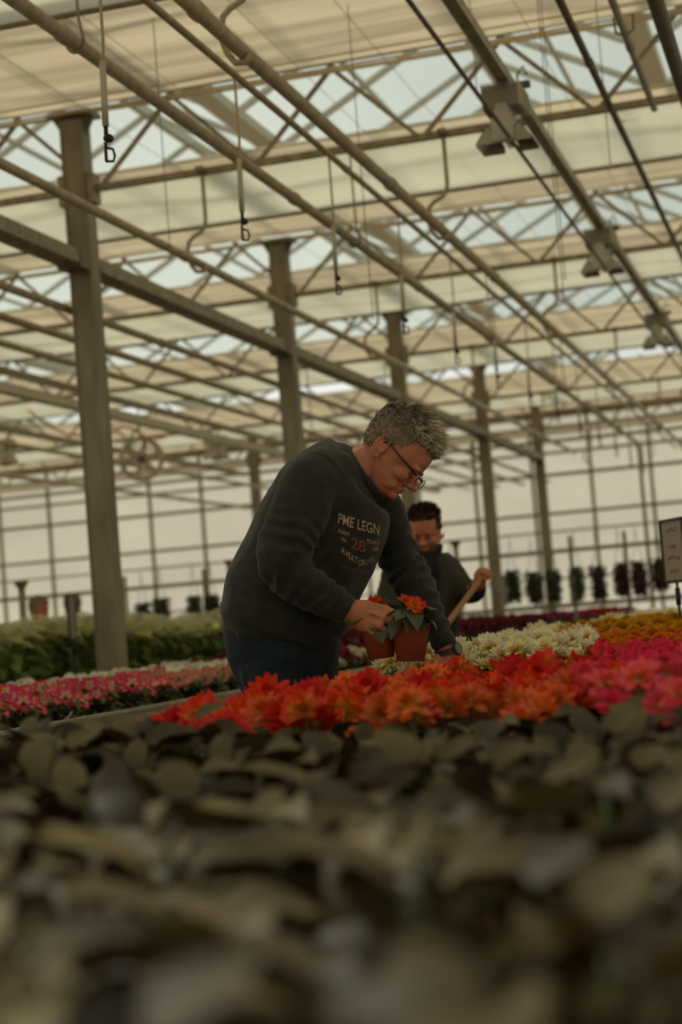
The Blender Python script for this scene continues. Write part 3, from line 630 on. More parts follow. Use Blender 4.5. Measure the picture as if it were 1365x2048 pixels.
def leafM(base, az, el, scale=1.0, roll=0.0):
    return Matrix.Translation(base) @ Matrix.Rotation(az, 4, 'Z') @ Matrix.Rotation(-el, 4, 'Y') @ Matrix.Rotation(roll, 4, 'X') @ Matrix.Scale(scale, 4)
def proto(kind, seed):
    """list of (name, mesh, matrix) that makes one potted plant; z=0 is the pot's base"""
    r = random.Random(seed * 7 + 3); L = []
    if kind in DAHL:
        fl, ht, nf, pt, spread = DAHL[kind]
        L.append(('pot', pt, Matrix()))
        st = MB()
        for k in range(14):
            az = k * 2.4 + r.uniform(-.3, .3); h = 0.10 + (ht - .035 - .10) * (k / 13) ** .8; rad = r.uniform(.0, .02)
            L.append(('leaf', r.choice(LF['dark']), leafM((rad * math.cos(az), rad * math.sin(az), h), az, R(r.uniform(-5, 35)), r.uniform(.85, 1.2), r.uniform(-.4, .4))))
        for k in range(nf):
            az = k * 2.4 + seed; q = spread * math.sqrt((k + .3) / nf); p = Vector((q * math.cos(az), q * math.sin(az), ht + r.uniform(-.04, .015)))
            st.tube([(0, 0, 0.08), (p.x * .5, p.y * .5, ht * .6), p], 0.0028, 5)
            tilt = Matrix.Rotation(az, 4, 'Z') @ Matrix.Rotation(R(r.uniform(10, 50)), 4, 'Y')
            if r.random() < .5: tilt = Matrix.Rotation(R(-100 + r.uniform(-30, 30)), 4, 'Z') @ Matrix.Rotation(R(r.uniform(35, 65)), 4, 'Y')
            L.append(('flower', r.choice(fl), Matrix.Translation(p) @ tilt @ Matrix.Rotation(r.uniform(0, 6), 4, 'Z') @ Matrix.Scale(r.uniform(.85, 1.15), 4)))
        L.append(('stems', st.mesh('stems', M['stem']), Matrix()))
    elif kind == 'fg':
        L.append(('pot', POT, Matrix())); st = MB()
        for k in range(20):
            az = k * 2.4 + r.uniform(-.6, .6); h = 0.08 + .115 * (k / 19) + r.uniform(-.02, .012); q = .05 * (1 - k / 20)
            b = Vector((q * math.cos(az), q * math.sin(az), h))
            L.append(('leaf', r.choice(LF['fg']), leafM(b, az, R(r.uniform(-15, 42) if k > 7 else r.uniform(-35, 15)), r.uniform(.75, 1.4), r.uniform(-.9, .9))))
            if k % 3 == 0: st.tube([(0, 0, .07), b], .003, 5)
        L.append(('stems', st.mesh('stems', M['stem']), Matrix()))
    elif kind in PETS:
        fl, nf, ht = PETS[kind]
        L.append(('pot', POTB, Matrix())); fo = MB()
        for k in range(70):
            az = r.uniform(0, 6.28); q = .085 * math.sqrt(r.random()); h = .05 + r.random() * (ht - .07)
            me = r.choice(LF['pet']); mw = leafM((q * math.cos(az), q * math.sin(az), h), az + r.uniform(-.8, .8), R(r.uniform(-50, 50)), r.uniform(.7, 1.1), r.uniform(-.8, .8))
            fo.add([mw @ v.co for v in me.vertices], [tuple(p.vertices) for p in me.polygons])
        L.append(('foliage', fo.mesh('foliage', M['leaf_l']), Matrix()))
        for k in range(nf):
            az = k * 2.4 + seed; q = .095 * math.sqrt((k + .5) / nf); p = Vector((q * math.cos(az), q * math.sin(az), ht + r.uniform(-.03, .015) - q * .25))
            face = r.choice([R(-75), R(-75), R(-20), az]) + r.uniform(-.4, .4)
            L.append(('flower', r.choice(fl), Matrix.Translation(p) @ Matrix.Rotation(face, 4, 'Z') @ Matrix.Rotation(R(r.uniform(25, 75)), 4, 'Y') @ Matrix.Scale(r.uniform(.8, 1.1), 4)))
    elif kind == 'tall':
        L.append(('pot', POTB, Matrix() @ Matrix.Scale(1.5, 4))); lo = MB(); hi = []
        for k in range(60):
            az = r.uniform(0, 6.28); q = .17 * math.sqrt(r.random()); h = .05 + r.random() * .33
            me = r.choice(LF['mid']); mw = leafM((q * math.cos(az), q * math.sin(az), h), az, R(r.uniform(-40, 40)), r.uniform(.8, 1.3), r.uniform(-.8, .8))
            lo.add([mw @ v.co for v in me.vertices], [tuple(p.vertices) for p in me.polygons])
        L.append(('foliage', lo.mesh('foliage', M['leaf_gd']), Matrix()))
        for k in range(14):
            az = k * 2.4; q = .15 * math.sqrt(k / 14); h = .36 + .06 * r.random()
            L.append(('leaf', r.choice(LF['bright']), leafM((q * math.cos(az), q * math.sin(az), h), az, R(r.uniform(-10, 30)), r.uniform(.8, 1.15), r.uniform(-.5, .5))))
        for k in range(9):
            az = r.uniform(0, 6.28); q = .17 * math.sqrt(r.random())
            L.append(('bloom', BLOOM, Matrix.Translation((q * math.cos(az), q * math.sin(az), .42 + r.uniform(-.1, .03))) @ Matrix.Rotation(r.uniform(0, 6), 4, 'Z') @ Matrix.Scale(r.uniform(1.1, 1.9), 4)))
    elif kind in FARB:
        mt, fm, rr, ht = FARB[kind]
        fo = MB(); bl = MB()
        for k in range(90):
            az = r.uniform(0, 6.28); q = .15 * math.sqrt(r.random()); h = .05 + r.random() * (ht - .08)
            me = r.choice(LF['pet']); mw = leafM((q * math.cos(az), q * math.sin(az), h), az, R(r.uniform(-50, 50)), 1.3, r.uniform(-.8, .8))
            fo.add([mw @ v.co for v in me.vertices], [tuple(p.vertices) for p in me.polygons])
        L.append(('pot', POTB, Matrix.Scale(1.4, 4))); L.append(('foliage', fo.mesh('foliage', mt), Matrix()))
        for k in range(12):
            az = k * 2.4; q = .16 * math.sqrt((k + .5) / 12)
            L.append(('flower', fm, Matrix.Translation((q * math.cos(az), q * math.sin(az), ht + r.uniform(-.03, .02))) @ Matrix.Rotation(R(-75), 4, 'Z') @ Matrix.Rotation(R(r.uniform(10, 60)), 4, 'Y') @ Matrix.Scale(rr, 4)))
    return L
D = {}
for s in range(3):
    D.setdefault('red', []).append(dahlia('flower', M['p_red'], .041, seed=s))
    D.setdefault('org', []).append(dahlia('flower', M['p_org'], .039, seed=10 + s))
    D.setdefault('redd', []).append(dahlia('flower', M['p_redd'], .038, seed=20 + s))
    D.setdefault('cream', []).append(dahlia('flower', M['p_cream'], .037, ((11, 1.0, 0), (10, .95, 20), (8, .8, 40), (6, .55, 62)), W=.34, seed=30 + s, tip=.45))
    D.setdefault('mag', []).append(dahlia('flower', M['p_mag'], .026, ((7, 1.0, 10), (6, .8, 35), (5, .5, 60)), W=.55, disc=False, seed=40 + s, tip=.7))
    D.setdefault('coral', []).append(dahlia('flower', M['p_coral'], .032, ((8, 1.0, 8), (7, .8, 32), (5, .5, 58)), W=.5, seed=50 + s, tip=.6))
    D.setdefault('mari', []).append(pompon('flower', M['p_mari'], .027, s))
    D.setdefault('yel', []).append(pompon('flower', M['p_yel'], .034, s))
    D.setdefault('daisy', []).append(dahlia('flower', M['p_cream'], .038, ((11, 1.0, 8), (9, .85, 22)), W=.35, seed=60 + s, dm='disc_d'))
bud = MB(); bud.ell((0, 0, .006), (.008, .008, .01), n=8, col=.3); bud = bud.mesh('flower_bud', M['p_cream'])
P_pet = [petunia('flower', M['p_pet'], .036, s) for s in range(2)]
P_sal = [petunia('flower', M['p_sal'], .030, s) for s in range(2)]
P_whi = [pompon('flower', M['p_white'], .034, s) for s in range(2)]
P_win = [dahlia('flower', M['p_wine'], .036, seed=70 + s) for s in range(2)]
P_hot = [petunia('flower', M['p_mag'], .034, s) for s in range(2)]
bl = MB()
for k in range(26):
    a = k * 2.4; u = (k + .5) / 26; el = math.asin(1 - u * .9); c = Vector((.045 * math.cos(a) * math.cos(el), .045 * math.sin(a) * math.cos(el), .03 * math.sin(el)))
    for j in range(4): petal_into(bl, .014, .013, a + j * 1.57, 0.3, 0, 0, n=1)
    nn = 4 * 6
    for q in range(len(bl.v) - nn, len(bl.v)): bl.v[q] = tuple(Vector(bl.v[q]) + c)
BLOOM = bl.mesh('bloom', M['p_white'])
DAHL = {'red': (D['red'] + D['red'] + D['redd'], .205, 4, POT, .075), 'orange': (D['org'], .20, 4, POT, .075), 'deepred': (D['redd'] + D['red'], .20, 4, POT, .075),
        'cream': (D['cream'] + D['cream'], .262, 5, POT, .10), 'creamlow': (D['cream'], .18, 3, POT, .075), 'budding': (D['cream'], .185, 1, POT, .05), 'magenta': (D['mag'], .215, 16, POT, .10), 'coral': (D['coral'] + D['mag'][:1], .205, 8, POT, .09),
        'marigold': (D['mari'], .21, 9, POTB, .09), 'yellow': (D['yel'], .235, 9, POTB, .10), 'daisy': (D['daisy'], .25, 6, POTB, .10)}
PETS = {'petunia': (P_pet, 8, .18), 'salmon': (P_sal, 12, .17), 'whitep': (P_whi, 8, .17), 'winep': (P_win, 9, .18), 'hotp': (P_hot, 10, .17)}
FARB = {'farwine': (M['leaf_red'], P_win[0], 1.2, .24), 'farpurple': (M['leaf_gd'], dahlia('flower', M['p_purp'], .036, seed=77), 1.2, .22), 'farred': (M['leaf_gd'], dahlia('flower', M['p_far'], .036, seed=78), 1.2, .22)}
PR = {}
def plant(kind, x, y, z, label, cat, group, name, sc=1.0, rz=None, tilt=None):
    if kind not in PR: PR[kind] = [proto(kind, s) for s in range(3 if kind != 'fg' else 5)]
    t = thing(name, label, cat, (x, y, z), rnd.uniform(-.35, .35) if rz is None else rz, group)
    t.scale = (sc, sc, sc)
    if tilt: t.rotation_euler = (tilt[0], tilt[1], t.rotation_euler.z)
    for n_, me_, mw in rnd.choice(PR[kind]):
        o = inst(n_, me_, t, mw)
        if n_ in ('foliage', 'stems'): o['kind'] = 'stuff' if n_ == 'foliage' else 'part'
        if n_ == 'stems': del o['kind']
    return t
ZB1 = 0.695   # tray top of the front bench
ZB2 = 0.735
def grid(x0, x1, y0, y1, sp, ok=None, m=60, z=0.95, jit=.02):
    """rows from front to back; each row a list left to right of the plants one can see"""
    rows = []; y = y0; j = 0
    while y < y1:
        row = []; x = x0 + (sp / 2 if j % 2 else 0)
        while x <= x1:
            if (ok is None or ok(x, y)) and seen((x, y, z), m): row.append((x + rnd.uniform(-jit, jit), y + rnd.uniform(-jit, jit)))
            x += sp
        if row: rows.append(row)
        y += sp * .87; j += 1
    return rows
def bed(rows, kind, desc, cat, group, name, zt, sc=(.92, 1.06), zoff=None):
    for j, row in enumerate(rows):
        for i, (x, y) in enumerate(row):
            k = kind(x, y) if callable(kind) else kind
            d_ = desc(k) if callable(desc) else desc
            where = '%s from left, %s row back' % (ORD[i], ORD[j])
            q = rnd.uniform(*sc)
            if k == 'fg': q *= 1.12 if (y > 1.7 and x < -1.0) else (.93 if y > 2.35 else 1.0)
            plant(k, x, y, zt, d_ + ', ' + where, cat, group, name, q)
# near leafy plants
bed(grid(-1.30, 0.3, 0.50, 3.15, .155, lambda x, y: y < 2.80 or x < -1.17, 200), 'fg', 'blurred leafy plant of the front bench', 'plant', 'leafy plants filling the near end of the bench', 'leafy_plant', ZB1 + .0, (1.0, 1.16))
# red and orange dahlias
def rk(x, y):
    q = rnd.random(); return 'red' if q < .55 else ('orange' if q < .84 else 'deepred')
RD = {'red': 'red-and-yellow potted dahlia', 'orange': 'orange potted dahlia', 'deepred': 'deep red potted dahlia'}
bm = lambda x, y: x > -.112 * y - .03
bed(grid(-1.27, 0.0, 2.94, 4.28, .185, lambda x, y: not bm(x, y) and not (y > 4.05 and x < -1.0) and x > -1.15 - (y - 2.78) * .3, 40), rk, lambda k: RD[k], 'flower', 'red and orange dahlias in front of the bending man', 'potted_dahlia', ZB1 + .03)
# low leafy plants round the hand
bed(grid(-1.27, -.5, 4.38, 5.0, .155, lambda x, y: x < -.12 * y, 40), lambda x, y: 'creamlow' if x < -1.0 else 'budding', 'low green dahlia with few cream flowers', 'flower', 'low cream dahlias beside the reaching hand', 'potted_dahlia', ZB1)
bed(grid(-1.26, -.62, 5.12, 7.5, .17, lambda x, y: x < -.140 * y, 30), 'cream', 'cream potted dahlia with yellow centre', 'flower', 'cream dahlias behind the reaching hand', 'potted_dahlia', ZB1)
bed(grid(-.85, .1, 2.70, 4.85, .165, lambda x, y: bm(x, y), 120), lambda x, y: 'coral' if (y < 3.1 or rnd.random() < .12) else 'magenta', lambda k: 'coral-pink potted dahlia' if k == 'coral' else 'magenta potted plant with small dense flowers', 'flower', 'magenta flowers at the right edge', 'potted_flower', ZB1 + .03)
bed(grid(-1.1, -.3, 4.95, 6.4, .165, lambda x, y: x > -.137 * y, 60), 'marigold', 'orange pompon flower in a pot', 'flower', 'orange pompon flowers behind the magenta ones', 'potted_marigold', ZB1 + .045)
bed(grid(-1.2, -.4, 6.5, 9.1, .18, lambda x, y: x > -.147 * y, 60), 'yellow', 'golden yellow pompon flower in a pot', 'flower', 'yellow pompon flowers at the right', 'potted_marigold', ZB1 + .035)
bed(grid(-1.26, -.6, 7.7, 12.8, .24, lambda x, y: y > 9.2 or x < -.152 * y, 40), 'daisy', 'cream dark-centred daisy in a pot', 'flower', 'cream dark-centred daisies at the far end of the front bench', 'potted_daisy', ZB1 + .03)
# petunia bench
def pk(x, y):
    if y < 7.7: return 'whitep' if (x < -3.95 and y > 7.1) else 'petunia'
    if y < 8.9: return 'salmon' if x > -3.5 else ('whitep' if x < -3.7 else 'petunia')
    if y < 10.6: return 'whitep'
    return rnd.choice(['winep', 'winep', 'hotp', 'whitep'])
PD = {'petunia': 'bright pink petunia with pale star in a black pot', 'salmon': 'salmon and white petunia in a black pot', 'whitep': 'white-flowered potted plant', 'winep': 'dark wine-red potted flower', 'hotp': 'magenta petunia in a black pot'}
bed(grid(-4.25, -2.96, 5.1, 12.6, .20, None, 50), pk, lambda k: PD[k], 'flower', 'petunias and other low flowers on the pale-rimmed bench', 'potted_petunia', ZB2 + .0)
bed(grid(-4.2, -2.96, 12.9, 27.5, .42, None, 40), lambda x, y: 'farwine' if y < 18.5 else ('farpurple' if y < 22.5 else 'farred'), lambda k: {'farwine': 'dark wine-red flower pot', 'farpurple': 'purple-red flower pot', 'farred': 'distant red flower pot'}[k] + ' far down the petunia bench', 'flower', 'dark red and purple flowers far down the pale-rimmed bench', 'potted_flower', ZB2 + .03)
# tall pale plants
bed(grid(-6.75, -4.92, 8.4, 22, .38, None, 40, 1.1), 'tall', 'tall pale-leaved plant with white blooms', 'plant', 'tall pale-leaved plants behind the petunias', 'hydrangea', ZB2, (1.0, 1.22))
m = MB(); m.box((0, 0, .02), (.006, .002, .05)); m.box((0, 0, .05), (.016, .002, .016)); o = m.build('plant_tag', M['green_tag'])
o.location = atz(88, 1390, .93); o.location = atx(88, 1400, -2.93); tag(o, 'small bright green plant tag stuck among the front petunias', 'tag', kind='thing')
m = MB(); m.box((0, 0, .03), (.05, .002, .05)); o = m.build('plant_label', M['paper']); o.location = atx(128, 1446, -2.90); o.rotation_euler = (R(-40), 0, R(-60)); tag(o, 'small white label lying at the petunia bench rim', 'tag', kind='thing')

# hanging plant towers and their stand
def tower(x, y, z, h, w_, mt, label, seed):
    t = thing('hanging_plant_tower', label, 'hanging plant', (x, y, z), 0, 'hanging plant towers before the back wall')
    r = random.Random(seed); m = MB()
    for k in range(280):
        a = r.uniform(0, 6.28); u = r.random(); q = w_ * (.55 + .35 * r.random()) * (1 if .12 < u < .95 else .75)
        me = r.choice(LF['pet']); mw = leafM((q * .55 * math.cos(a), q * .55 * math.sin(a), h * (u - 1)), a, R(r.uniform(-60, 20)), r.uniform(.8, 1.4), r.uniform(-.8, .8))
        m.add([mw @ v.co for v in me.vertices], [tuple(p.vertices) for p in me.polygons])
    o = m.build('foliage', mt, t, True); o['kind'] = 'stuff'
    m = MB(); m.lathe([(w_ * .34, -h * .98), (w_ * .42, -h * .85), (w_ * .44, -h * .5), (w_ * .38, -.05), (w_ * .2, -.01)], 10); m.build('bag', M['pot_b'], t, True)
    m = MB()
    for s in (-1, 1): m.tube([(s * w_ * .33, 0, -.02), (0, 0, .34), (0, 0, .4)], .004, 5)
    m.build('hanger_wire', M['steel'], t)
i = 0
for px, py, hh, ww, red in [(1024, 1140, .36, .15, 0), (1066, 1142, .36, .16, 0), (1106, 1138, .37, .14, 0), (1152, 1132, .40, .14, 0), (1195, 1130, .40, .155, 1), (1240, 1124, .38, .14, 1), (1276, 1120, .40, .155, 1), (1318, 1115, .36, .17, 1), (905, 1150, .45, .16, 0)]:
    p = aty(px, py, 20.0)
    tower(p.x, p.y, p.z, hh, ww, M['leaf_red'] if red else M['leaf'], ('dark red' if red else 'dark green') + ' hanging plant tower, ' + (ORD[i] + ' to the right of the man with the broom' if i < 8 else 'just behind the man with the broom'), i); i += 1
for j, (px, py, hh, ww) in enumerate([(285, 1205, .33, .17), (322, 1195, .30, .17), (388, 1190, .36, .15), (424, 1188, .30, .15)]):
    p = aty(px, py, 20.0); tower(p.x, p.y, p.z, hh, ww, M['leaf'], 'dark green hanging plant tower, %s between the nearest column and the bending man' % ORD[j], 40 + j)
for j, (px, py, hp) in enumerate([(1005, 1150, 62), (1145, 1152, 55)]):
    p = aty(px, py, 19.95); m = MB(); m.box((0, 0, -hp / 3500 * 20.5 / 2), (.085, .004, hp / 3500 * 20.5)); o = m.build('price_card', M['paper']); o.location = p
    tag(o, 'narrow white price card hanging %s the dark green plant towers' % ['left of', 'among'][j], 'card', kind='thing')
pa, pb = aty(985, 1150, 20), aty(1400, 1110, 20)
zr_ = aty(1180, 1207, 20).z
t = thing('display_rack', 'low steel rack under the hanging plant towers', 'rack', (-3, 20, 0))
for z, nm in ((zr_, 'shelf_rail'), (aty(1180, 1098, 20).z, 'hanging_rail')):
    m = MB(); m.box((0.2, 0, z), (4.4, .06, .045 if nm == 'shelf_rail' else .03)); m.build(nm, M['steel'], t)
    m = MB(); m.box((-5.2, 0, z), (5.2, .05, .03)); m.build(nm, M['steel'], t)
for px in (880, 1150, 1260, 410, 250):
    q = aty(px, 1200, 20); m = MB(); m.box((q.x + 3, 0.03, .95), (.04, .04, 1.9)); m.build('post', M['steel'], t)
for j, (px, py, d) in enumerate([(42, 1163, 15), (911, 1082, 19), (458, 1120, 19)]):
    p = atd(px, py, d); t = thing('flared_post', ['short grey post with flared cap at far left, before the couple', 'grey post with flared cap behind the broom man\'s shoulder', 'grey post with flared cap at the bending man\'s back'][j], 'post', (p.x, p.y, 0))
    m = MB(); m.box((0, 0, p.z / 2), (.045, .045, p.z)); m.build('shaft', M['steel'], t)
    m = MB(); m.lathe([(.022, p.z - .10), (.032, p.z - .06), (.06, p.z - .02), (.06, p.z)], 10); m.build('cap', M['darkpipe'], t)

# signs
def sign(p0, w_, h, rz, label, zbase, marks=True):
    t = thing('stake_sign', label, 'sign', (p0.x, p0.y, zbase), rz); z0 = p0.z - zbase
    m = MB(); f = .012
    m.box((0, 0, z0 - f / 2), (w_, .014, f)); m.box((0, 0, z0 - h + f / 2), (w_, .014, f))
    for s in (-1, 1): m.box((s * (w_ / 2 - f / 2), 0, z0 - h / 2), (f, .014, h))
    m.build('frame', M['black'], t)
    m = MB(); m.box((0, 0, z0 - h / 2), (w_ - .02, .006, h - .02)); pp = m.build('paper', M['paper'], t)
    if marks:
        r = random.Random(4)
        for (zz, ww, mt) in ((.045, .1, 'ink'), (.115, .07, 'ink'), (.16, .11, 'ink_red'), (.212, .08, 'ink_red')):
            m = MB(); x = -ww / 2; pts = []
            while x < ww / 2: pts.append((x, -.0045, z0 - zz + r.uniform(-.011, .011))); x += .006
            m.tube(pts, .0011, 4); m.build('handwriting', M[mt], pp)
    m = MB(); m.tube([(0, .0, z0 - h), (0, 0, z0 - h - .03)], .006, 8); m.tube([(0, 0, z0 - h - .02), (0, 0, z0 - h - .09)], .011, 8); m.tube([(0, 0, z0 - h - .06), (0, 0, 0)], .006, 8); m.build('stake', M['black'], t, True)
pr = atd(1343, 1037, 7.1); sign(pr, .215, .262, R(-60), 'black-framed handwritten paper sign on a stake at the right edge', ZB1 + .01)
pl = atd(160, 1187, 11.4); pl.x = min(pl.x, -4.82); sign(pl, .21, .30, R(103), 'black-framed paper sign seen edge-on left of the nearest column', ZB2 + .0, False)

# ================================================================ people
VR = MC @ Vector((1, 0, 0)); VU = MC @ Vector((0, 1, 0)); VF = MC @ Vector((0, 0, -1))
def ring_loft(mb, pts, d0, n=20, world=False):
    """pts: (px, py, dz, half width in px, half depth in m): a rounded closed limb or trunk at distance d0"""
    P = [(Vector(p[0]) if world else atd(p[0], p[1], d0 + p[2])) for p in pts]
    H = [((p[1], p[2]) if world else (p[3] * d0 / F, p[4])) for p in pts]
    rings = []
    def ring(c, t, h1, h2):
        e2 = (VF - t * VF.dot(t)).normalized(); e1 = t.cross(e2)
        return [c + e1 * h1 * math.cos(2 * math.pi * k / n) + e2 * h2 * math.sin(2 * math.pi * k / n) for k in range(n)]
    N = len(P)
    T = [(P[min(i + 1, N - 1)] - P[max(i - 1, 0)]).normalized() for i in range(N)]
    for a in (80, 50, 20):
        c, s = math.cos(R(a)), math.sin(R(a)); q = min(H[0]) * .35
        rings.append(ring(P[0] - T[0] * q * s, T[0], H[0][0] * c, H[0][1] * c))
    for i in range(N): rings.append(ring(P[i], T[i], *H[i]))
    for a in (20, 50, 80):
        c, s = math.cos(R(a)), math.sin(R(a)); q = min(H[-1]) * .35
        rings.append(ring(P[-1] + T[-1] * q * s, T[-1], H[-1][0] * c, H[-1][1] * c))
    mb.loft(rings)
def smooth_pts(pts, k=4):
    out = []
    for i in range(len(pts) - 1):
        p0, p1, p2, p3 = pts[max(i - 1, 0)], pts[i], pts[i + 1], pts[min(i + 2, len(pts) - 1)]
        for j in range(k):
            t = j / k
            out.append(tuple(.5 * (2 * b + (c - a) * t + (2 * a - 5 * b + 4 * c - d) * t * t + (3 * b - a - 3 * c + d) * t ** 3) for a, b, c, d in zip(p0, p1, p2, p3)))
    out.append(tuple(pts[-1])); return out
def remesh(mb, voxel, it=5, fac=.5):
    me = bpy.data.meshes.new('tmp'); me.from_pydata(mb.v, [], mb.f); me.update()
    bm_ = bmesh.new(); bm_.from_mesh(me); bmesh.ops.recalc_face_normals(bm_, faces=bm_.faces); bm_.to_mesh(me); bm_.free()
    o = bpy.data.objects.new('tmp', me); COL.objects.link(o)
    r = o.modifiers.new('r', 'REMESH'); r.mode = 'VOXEL'; r.voxel_size = voxel
    if it: s = o.modifiers.new('s', 'SMOOTH'); s.iterations = it; s.factor = fac
    dg = bpy.context.evaluated_depsgraph_get(); dg.update()
    out = bpy.data.meshes.new_from_object(o.evaluated_get(dg), depsgraph=dg)
    bpy.data.objects.remove(o); bpy.data.meshes.remove(me)
    out.polygons.foreach_set('use_smooth', [True] * len(out.polygons)); out.materials.clear()
    return out
def displace(me, fn):
    n = len(me.vertices); co = np.empty(n * 3, np.float32); me.vertices.foreach_get('co', co); co = co.reshape(-1, 3)
    no = np.empty(n * 3, np.float32); me.vertices.foreach_get('normal', no); no = no.reshape(-1, 3)
    for i in range(n): co[i] += no[i] * fn(Vector(co[i].tolist()))
    me.vertices.foreach_set('co', co.ravel()); me.update()
def finish(me, name, mt, parent): me.name = name; me.materials.append(mt); return inst(name, me, parent)

def head_into(mb, o, Fv, Uv, Sv, k=1.0, nose=True):
    """a head from horizontal slices: o is the centre of the skull"""
    P = lambda f, u, s: o + (Fv * f + Uv * u + Sv * s) * k
    S = [(-.147, .058, .018, .018), (-.136, .074, -.002, .034), (-.118, .083, -.03, .046), (-.098, .085, -.052, .056), (-.075, .084, -.070, .064), (-.055, .083, -.084, .069),
         (-.042, .094, -.090, .072), (-.028, .101, -.095, .074), (-.008, .103, -.099, .077), (.02, .101, -.101, .078), (.045, .093, -.098, .076), (.068, .075, -.088, .069), (.086, .05, -.068, .055), (.098, .02, -.04, .034), (.103, -.0, -.02, .012)]
    rings = []; N = 28
    for u, f, b, s in S:
        r = []
        for j in range(N):
            a = 2 * math.pi * j / N; ca, sa = math.cos(a), math.sin(a)
            e = .82 if ca < 0 else .95
            x = (f + b) / 2 + (f - b) / 2 * math.copysign(abs(ca) ** e, ca); y = s * math.copysign(abs(sa) ** .9, sa) * (1 - .12 * max(0, ca) ** 2)
            r.append(P(x, u, y))
        rings.append(r)
    mb.loft(rings)
    rot = Matrix((Fv, Sv, Uv)).transposed()
    E = lambda f, u, s, a, b, c: mb.ell(P(f, u, s), (a * k, b * k, c * k), rot, 14)
    # nose: bridge to tip
    mb.loft([[P(f + dx, u, s) for dx, s in ((-.022, -w_), (0.0 - .006, -w_ * .7), (.0, 0), (-.006, w_ * .7), (-.022, w_))] for f, u, w_ in ((.098, -.036, .009), (.107, -.052, .010), (.118, -.070, .013), (.121, -.078, .014), (.104, -.086, .013))])
    E(.112, -.077, 0, .011, .012, .010)
    for s in (-1, 1):
        E(.098, -.079, s * .013, .011, .008, .008); E(.056, -.068, s * .034, .032, .026, .022); E(.088, -.031, s * .028, .014, .022, .008)
        E(.070, -.052, s * .031, .014, .014, .012)
        E(.042, -.105, s * .034, .034, .012, .022)
    E(.084, -.0985, 0, .010, .021, .0055); E(.083, -.108, 0, .010, .019, .0062); E(.074, -.128, 0, .016, .020, .014)
    for s in (-1, 1):     # ears
        c = Vector((-.012, -.045, s * .078)); pts = []
        for a in range(-60, 215, 25):
            aa = R(a); pts.append(P(c.x - .004 - .017 * math.sin(aa) + .006 * math.cos(aa) * .3, c.y + .031 * math.cos(aa), c.z + s * (.009 + .004 * math.sin(aa))))
        mb.tube(pts, [.0045 * k] * len(pts), 7)
        E(c.x, c.y, c.z - s * .002, .012, .004, .024); E(c.x + .002, c.y - .03, c.z + s * .002, .008, .005, .008)
    return P

def eyes(parent, P, k=1.0):
    for s in (-1, 1):
        m = MB(); m.ell(P(.077, -.052, s * .031), (.011 * k,) * 3, n=10); m.build('eye', M['shaded_eyelid'], parent, True)

def hand_into(mb, W, pts_fingers, palm):
    ring_loft(mb, smooth_pts(palm, 3), W, 16)
    for f in pts_fingers:
        P = [atd(p[0], p[1], W + p[2]) for p in f]; Rr = [p[3] for p in f]
        mb.tube(P, Rr, 10); mb.ell(P[-1], (Rr[-1],) * 3, n=10)
        for p, r_ in list(zip(P, Rr))[1:-1]: mb.ell(p, (r_ * 1.06,) * 3, n=10)

# ---------------------------------------------------------------- the bending man
D0 = 4.9
man = thing('person', 'man with grey hair and glasses bending over the flowers in a dark printed sweatshirt', 'person', atd(590, 1330, D0) * 1.0)
man.location = Vector((atd(600, 1330, D0).x, atd(600, 1330, D0).y, 0)); MI = Matrix.Translation(-man.location)
def W2L(o): o.data.transform(MI); return o
phi = R(39); f0 = VR * math.cos(phi) - VU * math.sin(phi); u0 = VR * math.sin(phi) + VU * math.cos(phi)
yaw = R(14); Fv = (f0 * math.cos(yaw) - VF * math.sin(yaw)).normalized(); Uv = u0; Sv = Fv.cross(Uv)   # Sv points away or towards
if Sv.dot(VF) > 0: Sv = -Sv
HO = atd(802, 886, D0 - .02)
b = MB()
HP = head_into(b, HO, Fv, Uv, Sv, 1.0)
ring_loft(b, smooth_pts([(640, 1110, 0, 90, .12), (668, 1010, 0, 90, .13), (690, 965, 0, 66, .10), (712, 945, 0, 47, .066), (735, 932, 0, 45, .062), (765, 915, 0, 44, .06), (785, 905, 0, 42, .058)]), D0)
ring_loft(b, [(560, 1290, 0, 85, .11), (600, 1180, 0, 90, .12), (640, 1110, 0, 90, .12)], D0)
# arms inside the sleeves
ring_loft(b, smooth_pts([(655, 985, -.08, 40, .06), (615, 995, -.14, 36, .055), (566, 1112, -.2, 32, .05), (620, 1174, -.2, 30, .042), (680, 1214, -.2, 24, .03), (702, 1224, -.2, 23, .027)]), D0)
ring_loft(b, smooth_pts([(700, 1000, .08, 38, .05), (766, 1030, .15, 36, .055), (812, 1140, .1, 30, .045), (858, 1225, .04, 26, .038), (888, 1290, 0, 21, .030), (893, 1304, 0, 20, .028)]), D0)
# right hand holding the pots
hz = -.20
hand_into(b, D0, [
    [(745, 1213, hz + .000, .0130), (772, 1218, hz - .012, .0120), (790, 1228, hz - .016, .0110), (803, 1238, hz - .010, .0094)],
    [(748, 1229, hz - .012, .0128), (768, 1233, hz - .026, .0116), (780, 1243, hz - .020, .0106), (788, 1254, hz - .002, .0090)],
    [(744, 1244, hz - .014, .0122), (760, 1251, hz - .030, .0112), (769, 1261, hz - .022, .0100), (774, 1271, hz - .004, .0086)],
    [(735, 1254, hz - .008, .0108), (747, 1264, hz - .022, .0098), (754, 1273, hz - .014, .0088), (757, 1281, hz - .0, .0078)],
    [(712, 1240, hz + .015, .0150), (728, 1253, hz + .030, .0130), (742, 1260, hz + .040, .0115), (753, 1264, hz + .045, .0095)]],
    [(694, 1221, hz, 23, .024), (708, 1225, hz, 26, .024), (724, 1230, hz, 31, .022), (740, 1235, hz - .003, 30, .018), (752, 1238, hz - .006, 26, .014)])
